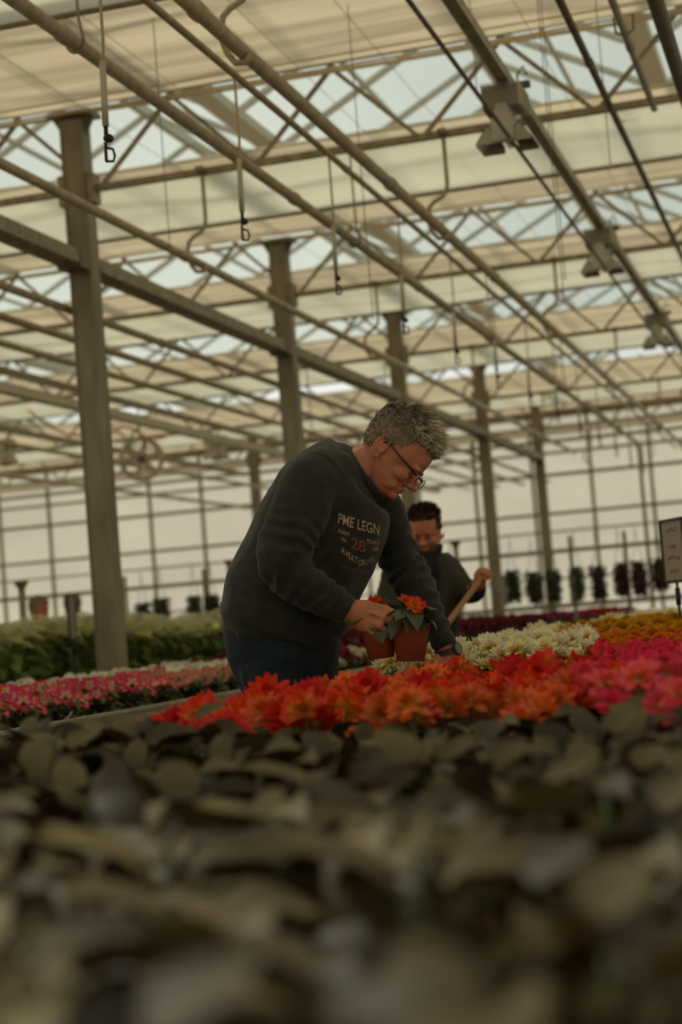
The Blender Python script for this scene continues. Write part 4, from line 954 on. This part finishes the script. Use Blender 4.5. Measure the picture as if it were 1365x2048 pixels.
# left hand reaching down
hand_into(b, D0, [
    [(884, 1334, -.03, .0125), (882, 1347, -.035, .0115), (881, 1358, -.02, .010), (882, 1366, -.0, .0088)],
    [(895, 1338, -.035, .0125), (894, 1353, -.04, .0115), (894, 1365, -.022, .010), (895, 1374, .0, .0088)],
    [(908, 1338, -.032, .0120), (908, 1353, -.036, .0110), (907, 1364, -.02, .0098), (906, 1372, .0, .0086)],
    [(920, 1332, -.025, .0110), (921, 1345, -.03, .0100), (919, 1355, -.015, .009), (917, 1361, .0, .008)],
    [(880, 1312, -.01, .0150), (871, 1325, -.03, .0130), (869, 1338, -.035, .0115), (874, 1350, -.03, .0098)]],
    [(893, 1298, 0, 20, .025), (896, 1308, -.005, 24, .024), (900, 1322, -.012, 29, .022), (902, 1336, -.02, 28, .018), (902, 1341, -.024, 24, .014)])
bm0 = remesh(b, .0034, 4)
bodyo = W2L(finish(bm0, 'body', M['skin'], man))
eyes_m = []
for s in (-1, 1):
    m = MB(); m.ell(HP(.077, -.052, s * .031), (.011,) * 3, n=10); W2L(m.build('eye', M['shaded_eyelid'], man, True))
# eyebrows
for s in (-1, 1):
    m = MB(); m.tube([HP(.100 - .012 * q * q, -.033 + .004 * math.sin(3 * q), s * (.012 + .03 * q)) for q in (0, .3, .6, 1)], [.003, .0045, .004, .002], 6); W2L(m.build('eyebrow', M['scalp'], man, True))

# sweatshirt
b = MB()
ring_loft(b, smooth_pts([(562, 1262, .01, 120, .165), (566, 1235, .01, 127, .17), (576, 1200, 0, 131, .175), (598, 1150, 0, 131, .175), (624, 1095, 0, 131, .175), (650, 1040, 0, 128, .175), (674, 990, 0, 120, .172), (692, 960, 0, 96, .148), (706, 950, 0, 78, .108), (717, 943, 0, 64, .078)]), D0, 32)
ring_loft(b, smooth_pts([(690, 965, -.03, 56, .07), (650, 955, -.09, 58, .075), (618, 975, -.14, 58, .085), (598, 1030, -.175, 58, .080), (574, 1085, -.20, 55, .074), (566, 1122, -.21, 53, .070), (592, 1158, -.21, 47, .062), (634, 1186, -.205, 41, .052), (670, 1206, -.20, 33, .043), (692, 1219, -.20, 28, .036)], 5), D0, 24)
ring_loft(b, smooth_pts([(700, 985, .05, 56, .07), (742, 1004, .11, 54, .08), (766, 1032, .14, 50, .080), (784, 1078, .13, 45, .072), (806, 1130, .11, 43, .068), (832, 1176, .075, 41, .060), (856, 1224, .04, 35, .052), (880, 1270, .01, 27, .042), (889, 1291, 0, 24, .036)], 5), D0, 24)
# bunched fold at the left elbow
ring_loft(b, [(846, 1132, .09, 10, .04), (832, 1138, .09, 20, .055), (812, 1140, .09, 20, .06)], D0, 14)
sm = remesh(b, .0065, 6)
armR = [atd(*p) for p in [(618, 975, D0 - .14), (566, 1122, D0 - .21), (692, 1219, D0 - .20)]]
armL = [atd(*p) for p in [(766, 1032, D0 + .14), (818, 1150, D0 + .1), (889, 1291, D0)]]
def seg(p, a, b_):
    d = b_ - a; t = max(0, min(1, (p - a).dot(d) / d.length_squared)); return (p - a - d * t).length, t * d.length
def fold(p):
    best = 9; s = 0
    for arm in (armR, armL):
        L0 = (arm[1] - arm[0]).length
        for i in (0, 1):
            dd, t = seg(p, arm[i], arm[i + 1])
            if dd < best: best = dd; s = t - L0 if i == 0 else t
    n1 = noise.noise(p * 6.0); n2 = noise.noise(Vector((p.x * 13, p.y * 13, p.z * 4.2)))
    if best < .095:
        wgt = max(0, min(1, (.095 - best) / .02)) * (math.exp(-((s + .02) / .11) ** 2) * 1.0 + (.55 if s > .06 else .16))
        w1 = math.sin(2 * math.pi * s / .044 + 6.5 * n1 + 3 * n2); w2 = abs(noise.noise(p * 17.0 + Vector((3, 1, 7))))
        return .0062 * wgt * (max(-.5, w1)) * (.55 + 1.3 * abs(n2)) + .004 * n2 - .008 * w2 * wgt
    rg = abs(noise.noise(Vector((p.x * 7 + p.z * 4, p.y * 7, p.z * 2.6 - p.x * 3)) + Vector((5, 2, 1))))
    return .010 * n2 * .6 + .009 * (.35 - rg) + .002 * noise.noise(p * 30)
displace(sm, fold)
sweater = finish(sm, 'sweatshirt', M['sweater'], man); sme = sweater.data
bvh = BVHTree.FromPolygons([v.co.copy() for v in sme.vertices], [tuple(p.vertices) for p in sme.polygons])
def band(pa, pb, hw, hd, name, n=40, th=1.03):
    m = MB(); A = atd(*pa); B = atd(*pb); t = (B - A).normalized(); e2 = (VF - t * VF.dot(t)).normalized(); e1 = t.cross(e2)
    rings = []
    for u in range(7):
        c = A.lerp(B, u / 6); k = th * (1 - .05 * abs(u / 3 - 1))
        rings.append([c + e1 * hw * k * (1 + .012 * (j % 2)) * math.cos(2 * math.pi * j / n) + e2 * hd * k * (1 + .012 * (j % 2)) * math.sin(2 * math.pi * j / n) for j in range(n)])
    m.loft(rings); return m.build(name, M['sweater'], sweater, True)
band((568, 1228, D0 + .01), (556, 1264, D0 + .01), 124 * D0 / F, .172, 'hem_band', 150, 1.02)
band((672, 1208, D0 - .2), (697, 1222, D0 - .2), 28.5 * D0 / F, .037, 'cuff', 70, 1.03)
band((880, 1268, D0 + .01), (893, 1295, D0), 25 * D0 / F, .038, 'cuff', 70, 1.0)
m = MB(); A = atd(727, 930, D0); tn = (atd(760, 918, D0) - A).normalized(); tn = (VR * .80 + VU * .58 - VF * .15).normalized(); e2 = (VF - tn * VF.dot(tn)).normalized(); e1 = tn.cross(e2)
if e1.dot(VU) < 0: e1 = -e1
N = 40
def colr(j):
    a = 2 * math.pi * j / N; return atd(727, 944, D0) + e1 * (.080) * math.cos(a) + e2 * .072 * math.sin(a)
m.tube([colr(j) for j in range(N + 1)], .0125, 8); m.build('collar', M['sweater'], sweater, True)

# chest print
def glyph(s):
    cu = bpy.data.curves.new('t', 'FONT'); cu.body = s; cu.size = 1; cu.offset = .016
    o = bpy.data.objects.new('t', cu); COL.objects.link(o); dg = bpy.context.evaluated_depsgraph_get(); dg.update()
    me = bpy.data.meshes.new_from_object(o.evaluated_get(dg), depsgraph=dg); bpy.data.objects.remove(o)
    vs = [(v.co.x, v.co.y) for v in me.vertices]; fs = [tuple(p.vertices) for p in me.polygons]; bpy.data.meshes.remove(me); return vs, fs
def printed(mb, s, org, ux, h, wtot=None):
    """put text on the cloth: org = baseline start px, ux = px vector of the whole baseline, h = px vector of the letter height"""
    vs, fs = glyph(s); xs = [v[0] for v in vs]; x0, x1 = min(xs), max(xs); hc = .70
    out = []
    for x, y in vs:
        u = (x - x0) / (x1 - x0); px = org[0] + ux[0] * u + h[0] * y / hc; py = org[1] + ux[1] * u + h[1] * y / hc
        r = ray(px, py); rn = r.normalized(); loc, nn, idx, dist = bvh.ray_cast(CAM, rn)
        if loc is None or not (4 < dist < 6): loc = atd(px, py, D0 - .17); 
        out.append(loc - rn * .0022)
    mb.add(out, fs)
m = MB(); printed(m, 'PME', (676, 1046), (31.5, 10), (2.2, -20)); printed(m, 'LEGN', (715, 1058), (44, 12), (1, -20)); m.build('print_lettering', M['print'], sweater)
m = MB(); printed(m, 'FLIGHT', (677, 1065), (23, 8), (.8, -7.5)); printed(m, 'No.', (683, 1081), (11, 4), (.8, -7))
printed(m, 'CARG', (738, 1087), (21, 2.5), (0, -8)); printed(m, 'AIR', (746, 1100.5), (12, 2), (0, -8)); printed(m, "'", (735, 1092), (2, .5), (0, -14)); m.build('print_lettering', M['print'], sweater)
m = MB(); printed(m, '28', (702, 1096), (29, 9), (2, -22)); m.build('print_number', M['print_red'], sweater)
m = MB()
for ch, x, y, dx, dy in [('A', 682, 1105, 8, 5.5), ('V', 690, 1110, 7, 6.5), ('I', 697.5, 1117, 2, 2), ('A', 700.5, 1121, 8, 4), ('T', 708, 1124, 7.5, 4), ('O', 716.5, 1131, 7, 1.2), ('R', 724.5, 1131.5, 6.5, 0), ('C', 732, 1130, 5, -2), ('O', 738.5, 1126, 7.5, -2), ('.', 749, 1123, 2, 0)]:
    printed(m, ch, (x, y), (dx, dy), (1.5, -12.5) if ch not in 'CO' or x < 730 else (1.5, -9.5))
m.build('print_lettering', M['print'], sweater)
m = MB(); printed(m, 'FIND YOUR FREEDOM', (680, 1137), (59, 14), (.8, -7)); m.build('print_lettering', M['print_dk'], sweater)
for ch in list(sweater.children): ch.data.transform(MI)
sweater.data.transform(MI)

# jeans and shoes
b = MB()
ring_loft(b, smooth_pts([(556, 1240, .01, 112, .150), (562, 1275, .01, 115, .155), (570, 1310, .01, 114, .155), (577, 1345, .01, 106, .145), (583, 1380, .01, 96, .12)]), D0, 28)
ring_loft(b, smooth_pts([(545, 1340, -.07, 66, .085), (552, 1400, -.085, 64, .085), (560, 1500, -.09, 56, .075), (566, 1610, -.085, 46, .062), (570, 1740, -.07, 42, .058), (578, 1880, -.06, 37, .052), (586, 1985, -.06, 37, .055)]), D0, 20)
ring_loft(b, smooth_pts([(612, 1340, .08, 66, .085), (620, 1400, .09, 64, .085), (630, 1500, .10, 56, .075), (640, 1610, .11, 46, .062), (646, 1740, .12, 42, .058), (652, 1880, .12, 37, .052), (658, 1985, .12, 37, .055)]), D0, 20)
jm_ = remesh(b, .008, 6)
displace(jm_, lambda p: .006 * noise.noise(Vector((p.x * 12, p.y * 12, p.z * 6))) - .005 * abs(noise.noise(p * 9)))
jeans = W2L(finish(jm_, 'jeans', M['jeans'], man))
m = MB(); m.tube([atd(474 + k * 3.5, 1262 + k * 22, D0 - .125 - .02 * min(k, 4)) for k in range(6)], .0025, 5); W2L(m.build('side_seam', M['jeans'], man, True))
for (px, dz) in ((588, -.06), (660, .12)):
    m = MB(); a = atd(px, 1990, D0 + dz); fd = Vector((VR.x, VR.y, 0)).normalized(); sd = Vector((-fd.y, fd.x, 0)); rings = []
    for t_, hw, hh in ((-.09, .03, .05), (-.06, .04, .085), (0, .045, .09), (.08, .05, .06), (.14, .05, .045), (.18, .035, .035)):
        c = Vector((a.x, a.y, 0)) + fd * t_
        rings.append([c + sd * hw * math.cos(2 * math.pi * k / 14) + Vector((0, 0, hh / 2 + .002 + hh / 2 * math.sin(2 * math.pi * k / 14))) for k in range(14)])
    m.loft(rings); W2L(m.build('shoe', M['shoe'], man, True))

# hair: a cap plus combed tufts
def hair(parent, me, o, Fv, Uv, Sv, k, inside, length, mats, n, seed, direction, MIx, width=.0016):
    r = random.Random(seed); cap = MB(); polys = []; vs = {}
    for p in me.polygons:
        c = p.center - o; f, u, s = c.dot(Fv) / k, c.dot(Uv) / k, c.dot(Sv) / k
        if inside(f, u, s): polys.append(p)
    idx = {}; vl = []; fl_ = []
    for p in polys:
        q = []
        for v in p.vertices:
            if v not in idx: idx[v] = len(vl); vl.append(me.vertices[v].co + me.vertices[v].normal * .0022)
            q.append(idx[v])
        fl_.append(q)
    cap.add(vl, fl_, .3, 0)
    for _ in range(n):
        p = r.choice(polys); c = p.center - o; f, u, s = c.dot(Fv) / k, c.dot(Uv) / k, c.dot(Sv) / k
        L = length(f, u, s) * r.uniform(.55, 1.15); a = p.center + p.normal * .001; a = a + Vector([r.uniform(-.002, .002) for _ in range(3)])
        cl_ = noise.noise_vector(a * 70) * (.9 if L > .015 else .3); d = (direction(f, u, s, p.normal) + cl_ + Vector([r.gauss(0, .2) for _ in range(3)])).normalized()
        d2 = (d + direction(f, u, s, p.normal) * .3 - Vector((0, 0, .35)) * (L > .02) + Vector([r.gauss(0, .15) for _ in range(3)])).normalized()
        e = d.cross(Vector((r.gauss(0, 1), r.gauss(0, 1), r.gauss(0, 1)))).normalized() * width * r.uniform(.6, 1.3)
        cl = min(1, max(0, r.gauss(.42 + .40 * (f > .02) * (L > .015) - .15 * (L < .01) * (f > -.02), .22) + .9 * noise.noise(a * 90)))
        cap.add([a - e, a + e, a + d * L * .5 + e * .7, a + d * L * .5 - e * .7, a + d * L * .5 + d2 * L * .5], [(0, 1, 2, 3), (3, 2, 4)], cl, 1)
    ob = cap.build('hair', mats, parent, True); ob.data.transform(MIx); return ob
mesh_world = bodyo.data.copy(); mesh_world.transform(Matrix.Translation(man.location))
def inside1(f, u, s):
    if abs(s) > .072 and -.04 < f < .012 and u < -.022: return False
    j = .004 * noise.noise(Vector((f * 160, u * 160, s * 160)))
    if f > .085: return u > .021 + j
    if f > .055: return u > .026 + j
    if f > .03: return u > .026 - (.055 - f) * 1.1 + j
    if f > .008: return u > -.012 + j
    if f > -.012: return u > -.036 + j
    if f > -.045: return u > -.024 + j
    return u > -.062 + max(0, -f - .09) * .3 + j
def len1(f, u, s):
    top = max(0, min(1, (u - .015) / .05)) * (1 - max(0, abs(s) - .055) / .03)
    return .005 + .046 * max(0, top) * (.35 + .65 * max(0, min(1, (f + .05) / .12)))
def dir1(f, u, s, n): return (n * .75 + Fv * (.75 if u > .03 else -.1) + Uv * (.15 if f > .05 else 0) - Uv * (.5 if u < .02 else 0)).normalized()
hair(man, mesh_world, HO, Fv, Uv, Sv, 1.0, inside1, len1, [M['scalp'], M['hair_a']], 9500, 5, dir1, MI, .0011)
bpy.data.meshes.remove(mesh_world)

# glasses
gl = bpy.data.objects.new('glasses', None); COL.objects.link(gl); gl.parent = man
for s in (-1, 1):
    pts = []
    for k in range(21):
        a = 2 * math.pi * k / 20; ca, sa = math.cos(a), math.sin(a)
        x = .024 * math.copysign(abs(ca) ** .6, ca); y = .0145 * math.copysign(abs(sa) ** .6, sa)
        pts.append(HP(.116 - .10 * abs(s * .033 + x) ** 1.5 * 2, -.054 + y, s * .033 + x))
    m = MB(); m.tube(pts, .0013, 6, False); W2L(m.build('rim', M['rim'], gl, True))
    m = MB(); m.add(pts[:-1], [tuple(range(20))]); W2L(m.build('lens', M['lens'], gl))
    m = MB(); m.tube([HP(.105, -.045, s * .058), HP(.095, -.043, s * .070), HP(.045, -.035, s * .080), HP(.0, -.025, s * .083), HP(-.02, -.03, s * .082)], [.0035, .0032, .0026, .0022, .002], 6); W2L(m.build('temple_arm', M['black'], gl, True))
m = MB(); m.tube([HP(.117, -.050, -.009), HP(.120, -.047, 0), HP(.117, -.050, .009)], .0013, 6); W2L(m.build('bridge', M['rim'], gl, True))

# watch
wt = bpy.data.objects.new('wristwatch', None); COL.objects.link(wt); wt.parent = man; wt['label'] = 'steel wristwatch on the left wrist'
A = atd(894, 1302, D0); tn = (atd(900, 1322, D0) - A).normalized(); e2 = (VF - tn * VF.dot(tn)).normalized(); e1 = tn.cross(e2)
if e1.dot(VR) < 0: e1 = -e1
for k in range(26):
    a = 2 * math.pi * k / 26; c = A + e1 * .034 * math.cos(a) + e2 * .034 * math.sin(a)
    q = Matrix((tn, e1 * -math.sin(a) + e2 * math.cos(a), e1 * math.cos(a) + e2 * math.sin(a))).transposed()
    m = MB(); m.box(c, (.016, .0074, .003), q); W2L(m.build('link', M['rim'], wt))
dn = (e1 * .80 - e2 * .60).normalized(); q = dn.to_track_quat('Z', 'Y').to_matrix(); c = A + dn * .036
m = MB(); m.lathe([(.0175, -.002), (.019, .001), (.019, .006), (.0165, .008), (.015, .0075)], 24, c, rot=q); W2L(m.build('case', M['rim'], wt, True))
m = MB(); m.lathe([(.0155, .0076), (.0155, .0081)], 24, c, rot=q); W2L(m.build('dial', M['dial'], wt))

# the pots he holds
def held(px, py, dz, label, seed, sc, tilt):
    c = atd(px, py, D0 + dz); t = thing('potted_dahlia', label, 'flower', c, 0, 'potted dahlias held in the man\'s hand'); t.scale = (sc,) * 3; t.rotation_euler = tilt
    r = random.Random(seed); inst('pot', POT, t)
    m = MB(); m.lathe([(.0, .088), (.048, .089), (.001, .09)], 14); m.build('soil', M['soil'], t)
    for k in range(22):
        az = R(-90) + k * 2.4; h = .112 + .03 * r.random(); inst('leaf', r.choice(LF['dark']), t, leafM((.03 * math.cos(az), .03 * math.sin(az), h), az, R(r.uniform(-38, 12)), r.uniform(.7, 1.0), r.uniform(-.5, .5)))
    for k in range(4):
        az = k * 1.7 + seed; q = .022 if k else 0; p = Vector((q * math.cos(az), q * math.sin(az), .142 + r.uniform(0, .02)))
        inst('flower', r.choice(D['redd'][:1] + D['red'][:2]), t, Matrix.Translation(p) @ Matrix.Rotation(R(-100 + r.uniform(-50, 50)), 4, 'Z') @ Matrix.Rotation(R(r.uniform(20, 65)), 4, 'Y') @ Matrix.Scale(.62, 4))
    m = MB(); m.tube([(0, 0, .085), (0, 0, .145)], .004, 6); m.build('stem', M['stem'], t)
held(764, 1316, -.165, 'terracotta-coloured pot of red flowers partly hidden by the man\'s hand', 3, .92, (R(3), R(-2), 0))
held(822, 1322, -.195, 'terracotta-coloured pot of red flowers held forward beside his fingers', 8, 1.0, (R(4), R(-1), 1.9))

# ---------------------------------------------------------------- man with broom
D1 = 8.5
m2 = thing('person', 'man in a dark open jacket and black shirt holding a broom, behind the bending man', 'person', (atd(845, 1240, D1).x, atd(845, 1240, D1).y, 0))
MI2 = Matrix.Translation(-m2.location)
def L2(o): o.data.transform(MI2); return o
F2 = (-VF * .95 - VR * .20 - VU * .20).normalized(); U2 = (VU + F2 * (-VU.dot(F2))).normalized(); U2 = (U2 - VR * .06).normalized(); U2 = (U2 - F2 * U2.dot(F2)).normalized(); S2 = F2.cross(U2)
H2 = atd(850, 1050, D1)
b = MB(); HP2 = head_into(b, H2, F2, U2, S2, .96)
ring_loft(b, smooth_pts([(843, 1250, 0, 50, .09), (848, 1160, .02, 52, .09), (856, 1120, .02, 34, .07), (858, 1095, .015, 25, .058), (856, 1070, .01, 24, .056)]), D1, 16)
ring_loft(b, smooth_pts([(860, 1140, 0, 22, .05), (898, 1140, 0, 20, .045), (936, 1186, -.08, 17, .04), (962, 1162, -.25, 13, .03)]), D1, 14)
ring_loft(b, smooth_pts([(840, 1140, 0, 22, .05), (792, 1140, .0, 20, .045), (772, 1200, -.05, 17, .04), (800, 1262, -.25, 13, .03)]), D1, 14)
hz = -.27
hand_into(b, D1, [[(975, 1146, hz - .02, .013), (981, 1150, hz - .04, .012), (978, 1156, hz - .05, .011)], [(972, 1142, hz - .02, .013), (978, 1144, hz - .045, .012), (974, 1151, hz - .06, .011)], [(967, 1140, hz - .02, .013), (972, 1140, hz - .05, .012), (968, 1147, hz - .06, .011)], [(961, 1140, hz - .02, .012), (965, 1139, hz - .045, .011), (962, 1145, hz - .055, .01)], [(960, 1155, hz, .014), (966, 1160, hz - .04, .013), (971, 1159, hz - .06, .011)]],
          [(957, 1158, hz, 12, .03), (964, 1150, hz, 15, .032), (971, 1146, hz - .01, 14, .026)])
hand_into(b, D1, [[(806, 1268, hz - .02, .013), (812, 1272, hz - .04, .012), (816, 1277, hz - .02, .011)], [(804, 1272, hz - .02, .013), (810, 1277, hz - .04, .012), (814, 1282, hz - .02, .011)], [(802, 1276, hz - .02, .013), (807, 1282, hz - .04, .012), (811, 1286, hz - .02, .011)], [(799, 1279, hz - .02, .012), (803, 1286, hz - .04, .011), (807, 1290, hz - .02, .01)], [(806, 1262, hz, .014), (813, 1264, hz + .02, .013), (817, 1269, hz + .03, .011)]],
          [(799, 1260, hz, 12, .028), (802, 1268, hz, 14, .028), (803, 1274, hz, 13, .024)])
bm2 = remesh(b, .006, 4); mw = bm2.copy(); L2(finish(bm2, 'body', M['skin2'], m2))
ins2 = lambda f, u, s: (u > .040 if f > .05 else (u > -.02 if f > .0 else (u > -.08 and not (abs(s) > .072 and f > -.045 and u < -.02))))
hair(m2, mw, H2, F2, U2, S2, .96, ins2, lambda f, u, s: .006 + .018 * max(0, min(1, (u - .02) / .05)), [M['hair_b'], M['hair_b']], 2500, 9, lambda f, u, s, n: (n + F2 * .3 * (u > .04)).normalized(), MI2, .003)
mb_ = MB(); vsx = {}; fx = []
for p in mw.polygons:       # short beard
    c = p.center - H2; f, u, s = c.dot(F2) / .96, c.dot(U2) / .96, c.dot(S2) / .96
    if f > .040 and -.150 < u < -.090 and not (abs(s) < .024 and -.113 < u < -.094): fx.append(p)
ix = {}; vl = []; fl_ = []
for p in fx:
    q = []
    for v in p.vertices:
        if v not in ix: ix[v] = len(vl); vl.append(mw.vertices[v].co + mw.vertices[v].normal * .0025)
        q.append(ix[v])
    fl_.append(q)
mb_.add(vl, fl_); L2(mb_.build('beard', M['stubble'], m2, True))
for s in (-1, 1):
    m = MB(); m.tube([HP2(.098, -.030, s * .012), HP2(.098, -.027, s * .028), HP2(.088, -.031, s * .044)], .004, 6); L2(m.build('eyebrow', M['hair_b'], m2, True))
    m = MB(); m.ell(HP2(.079, -.052, s * .031), (.011,) * 3, n=8); L2(m.build('eye', M['shaded_eyelid'], m2, True))
b = MB()
ring_loft(b, smooth_pts([(840, 1290, 0, 60, .12), (842, 1240, 0, 62, .125), (845, 1190, 0, 64, .13), (850, 1150, 0, 62, .125), (854, 1125, .01, 46, .10), (857, 1108, .01, 32, .08)]), D1, 24)
tee = remesh(b, .010, 3); L2(finish(tee, 'shirt', M['tee'], m2))
# jacket: two fronts over the shirt, sleeves, collar
b = MB()
for sgn in (-1, 1):
    ring_loft(b, smooth_pts([(842 + sgn * 42, 1310, .0, 32, .155), (843 + sgn * 44, 1240, 0, 32, .16), (846 + sgn * 44, 1180, 0, 30, .16), (852 + sgn * 39, 1140, .005, 27, .145), (856 + sgn * 28, 1115, .015, 19, .105)]), D1, 18)
ring_loft(b, [(842, 1310, .07, 60, .09), (846, 1200, .07, 66, .10), (855, 1120, .06, 45, .08)], D1, 18)
ring_loft(b, smooth_pts([(878, 1128, .0, 24, .075), (903, 1142, 0, 26, .075), (920, 1168, -.04, 25, .07), (940, 1186, -.10, 24, .062), (953, 1182, -.16, 20, .05), (955, 1172, -.21, 16, .042)]), D1, 18)
ring_loft(b, smooth_pts([(822, 1128, .0, 24, .075), (793, 1140, 0, 26, .075), (778, 1175, -.02, 24, .07), (774, 1210, -.08, 22, .062), (786, 1240, -.18, 19, .05), (797, 1256, -.24, 16, .042)]), D1, 18)
jk = remesh(b, .010, 4)
displace(jk, lambda p: .012 * noise.noise(p * 9) - .006 * abs(noise.noise(p * 20)))
jacket = L2(finish(jk, 'jacket', M['jacket'], m2))
m = MB()
for sgn in (-1, 1):
    m.loft([[atd(857 + sgn * a, yy, D1 + z) for (a, z) in ((q, -.09 + .002 * q), (q + 5, -.10 + .002 * q), (q + 9, -.02), (q + 4, -.01))] for q, yy in ((14, 1122), (18, 1110), (20, 1098), (20, 1088))])
L2(m.build('collar', M['jacket'], m2, True))
b = MB()
ring_loft(b, smooth_pts([(842, 1280, 0, 62, .12), (842, 1320, 0, 62, .12), (844, 1360, 0, 58, .11)]), D1, 20)
ring_loft(b, smooth_pts([(822, 1340, 0, 34, .08), (824, 1450, -.02, 29, .07), (828, 1560, -.02, 24, .058), (834, 1655, 0, 22, .055)]), D1, 16)
ring_loft(b, smooth_pts([(868, 1340, 0, 34, .08), (872, 1450, -.02, 29, .07), (878, 1560, 0, 24, .058), (884, 1650, .03, 22, .055)]), D1, 16)
L2(finish(remesh(b, .014, 3), 'trousers', M['tee'], m2))
for px, dz in ((836, 0), (886, .03)):
    a = atd(px, 1655, D1 + dz); m = MB(); m.ell((a.x, a.y - .06, .045), (.05, .14, .045)); L2(m.build('shoe', M['shoe'], m2, True))
# broom
A = atd(974, 1142, D1 - .315); B_ = atd(905, 1235, D1 - .35); dirb = (B_ - A).normalized(); tt = (0.06 - A.z) / dirb.z; Cb = A + dirb * tt
br_ = thing('broom', 'broom with a reddish wooden stick slanting down from the standing man\'s hand', 'broom', (Cb.x, Cb.y, 0)); MB_I = Matrix.Translation((-Cb.x, -Cb.y, 0))
m = MB(); m.tube([A + dirb * .015, A.lerp(Cb, .5), Cb], .0135, 12); m.build('stick', M['wood'], br_, True).data.transform(MB_I)
m = MB(); m.box((0, 0, .075), (.4, .06, .035)); m.build('head', M['wood'], br_)
m = MB()
for k in range(40): m.box((-.19 + .38 * k / 39, rnd.uniform(-.02, .02), .03), (.006, .03, .06))
o = m.build('bristles', M['black'], br_); o['kind'] = 'stuff'

# ---------------------------------------------------------------- the couple far left
def figure(hx, hy, d, rz, hairm, jacketm, label, H=None):
    """plain standing figure built upright, then turned"""
    top = atd(hx, hy, d); H = top.z
    t = thing('person', label, 'person', (top.x, top.y, 0), rz)
    k = H / 1.75; b = MB(); Fw, Uw = Vector((0, -1, 0)), Vector((0, 0, 1)); Sw = Fw.cross(Uw)
    o = Vector((0, -.03, H - .112)); head_into(b, o, Fw, Uw, Sw, 1.03)
    b.tube([(0, .01, 1.40 * k), (0, 0, 1.50 * k), (0, -.02, H - .17)], [.07, .058, .055], 14)
    b.ell((0, 0, 1.25 * k), (.15, .09, .25))
    for s in (-1, 1):
        b.tube([(s * .08, 0, 1.38 * k), (s * .18, 0, 1.38 * k), (s * .24, .02, 1.08 * k), (s * .25, -.10, .85 * k)], [.04, .045, .038, .026], 10)
        b.ell((s * .25, -.12, .80 * k), (.022, .04, .045))
        for q in range(4): b.tube([(s * .25, -.10 - .018 * q, .77 * k), (s * .25, -.11 - .018 * q, .73 * k), (s * .245, -.11 - .018 * q, (.705 + .006 * abs(q - 1.5)) * k)], .0095, 6)
        b.tube([(s * .25, -.14, .81 * k), (s * .235, -.17, .78 * k), (s * .23, -.18, .75 * k)], .011, 6)
    me = remesh(b, .008, 3); mwc = me.copy(); finish(me, 'body', M['skin2'], t)
    hair(t, mwc, o, Fw, Uw, Sw, 1.03, lambda f, u, s: (u > .02 if f > .04 else u > -.09 and not (abs(s) > .07 and f > -.04 and u < -.02)), lambda f, u, s: .02, [hairm, hairm], 900, 3, lambda f, u, s, n: n, Matrix(), .006)
    b = MB(); rg = []
    for z, a, c in ((.80, .19, .135), (.95, .20, .14), (1.15, .20, .14), (1.30, .21, .13), (1.39, .17, .11), (1.45, .09, .085)):
        rg.append([Vector((a * math.cos(2 * math.pi * j / 20), c * math.sin(2 * math.pi * j / 20), z * k)) for j in range(20)])
    b.loft(rg)
    for s in (-1, 1): b.tube([(s * .14, 0, 1.38 * k), (s * .20, 0, 1.37 * k), (s * .25, .02, 1.10 * k), (s * .255, -.08, .88 * k)], [.06, .07, .062, .045], 12)
    finish(remesh(b, .014, 4), 'jacket', jacketm, t)
    b = MB()
    b.ell((0, 0, .86 * k), (.18, .125, .12))
    for s in (-1, 1): b.tube([(s * .09, 0, .85 * k), (s * .095, -.01, .48 * k), (s * .10, .01, .08)], [.095, .07, .05], 12)
    finish(remesh(b, .014, 3), 'trousers', M['tee'], t)
    for s in (-1, 1): m = MB(); m.ell((s * .10, -.05, .045), (.045, .13, .045)); m.build('shoe', M['shoe'], t, True)
figure(73, 1191, 17, R(65), M['hair_c'], M['tee'], 'distant person with grey hair and dark top, facing right, at far left')
figure(143, 1186, 18.2, R(200), M['hair_c'], M['jacket'], 'distant grey-haired person in a dark grey jacket, back turned, just left of the edge-on sign')
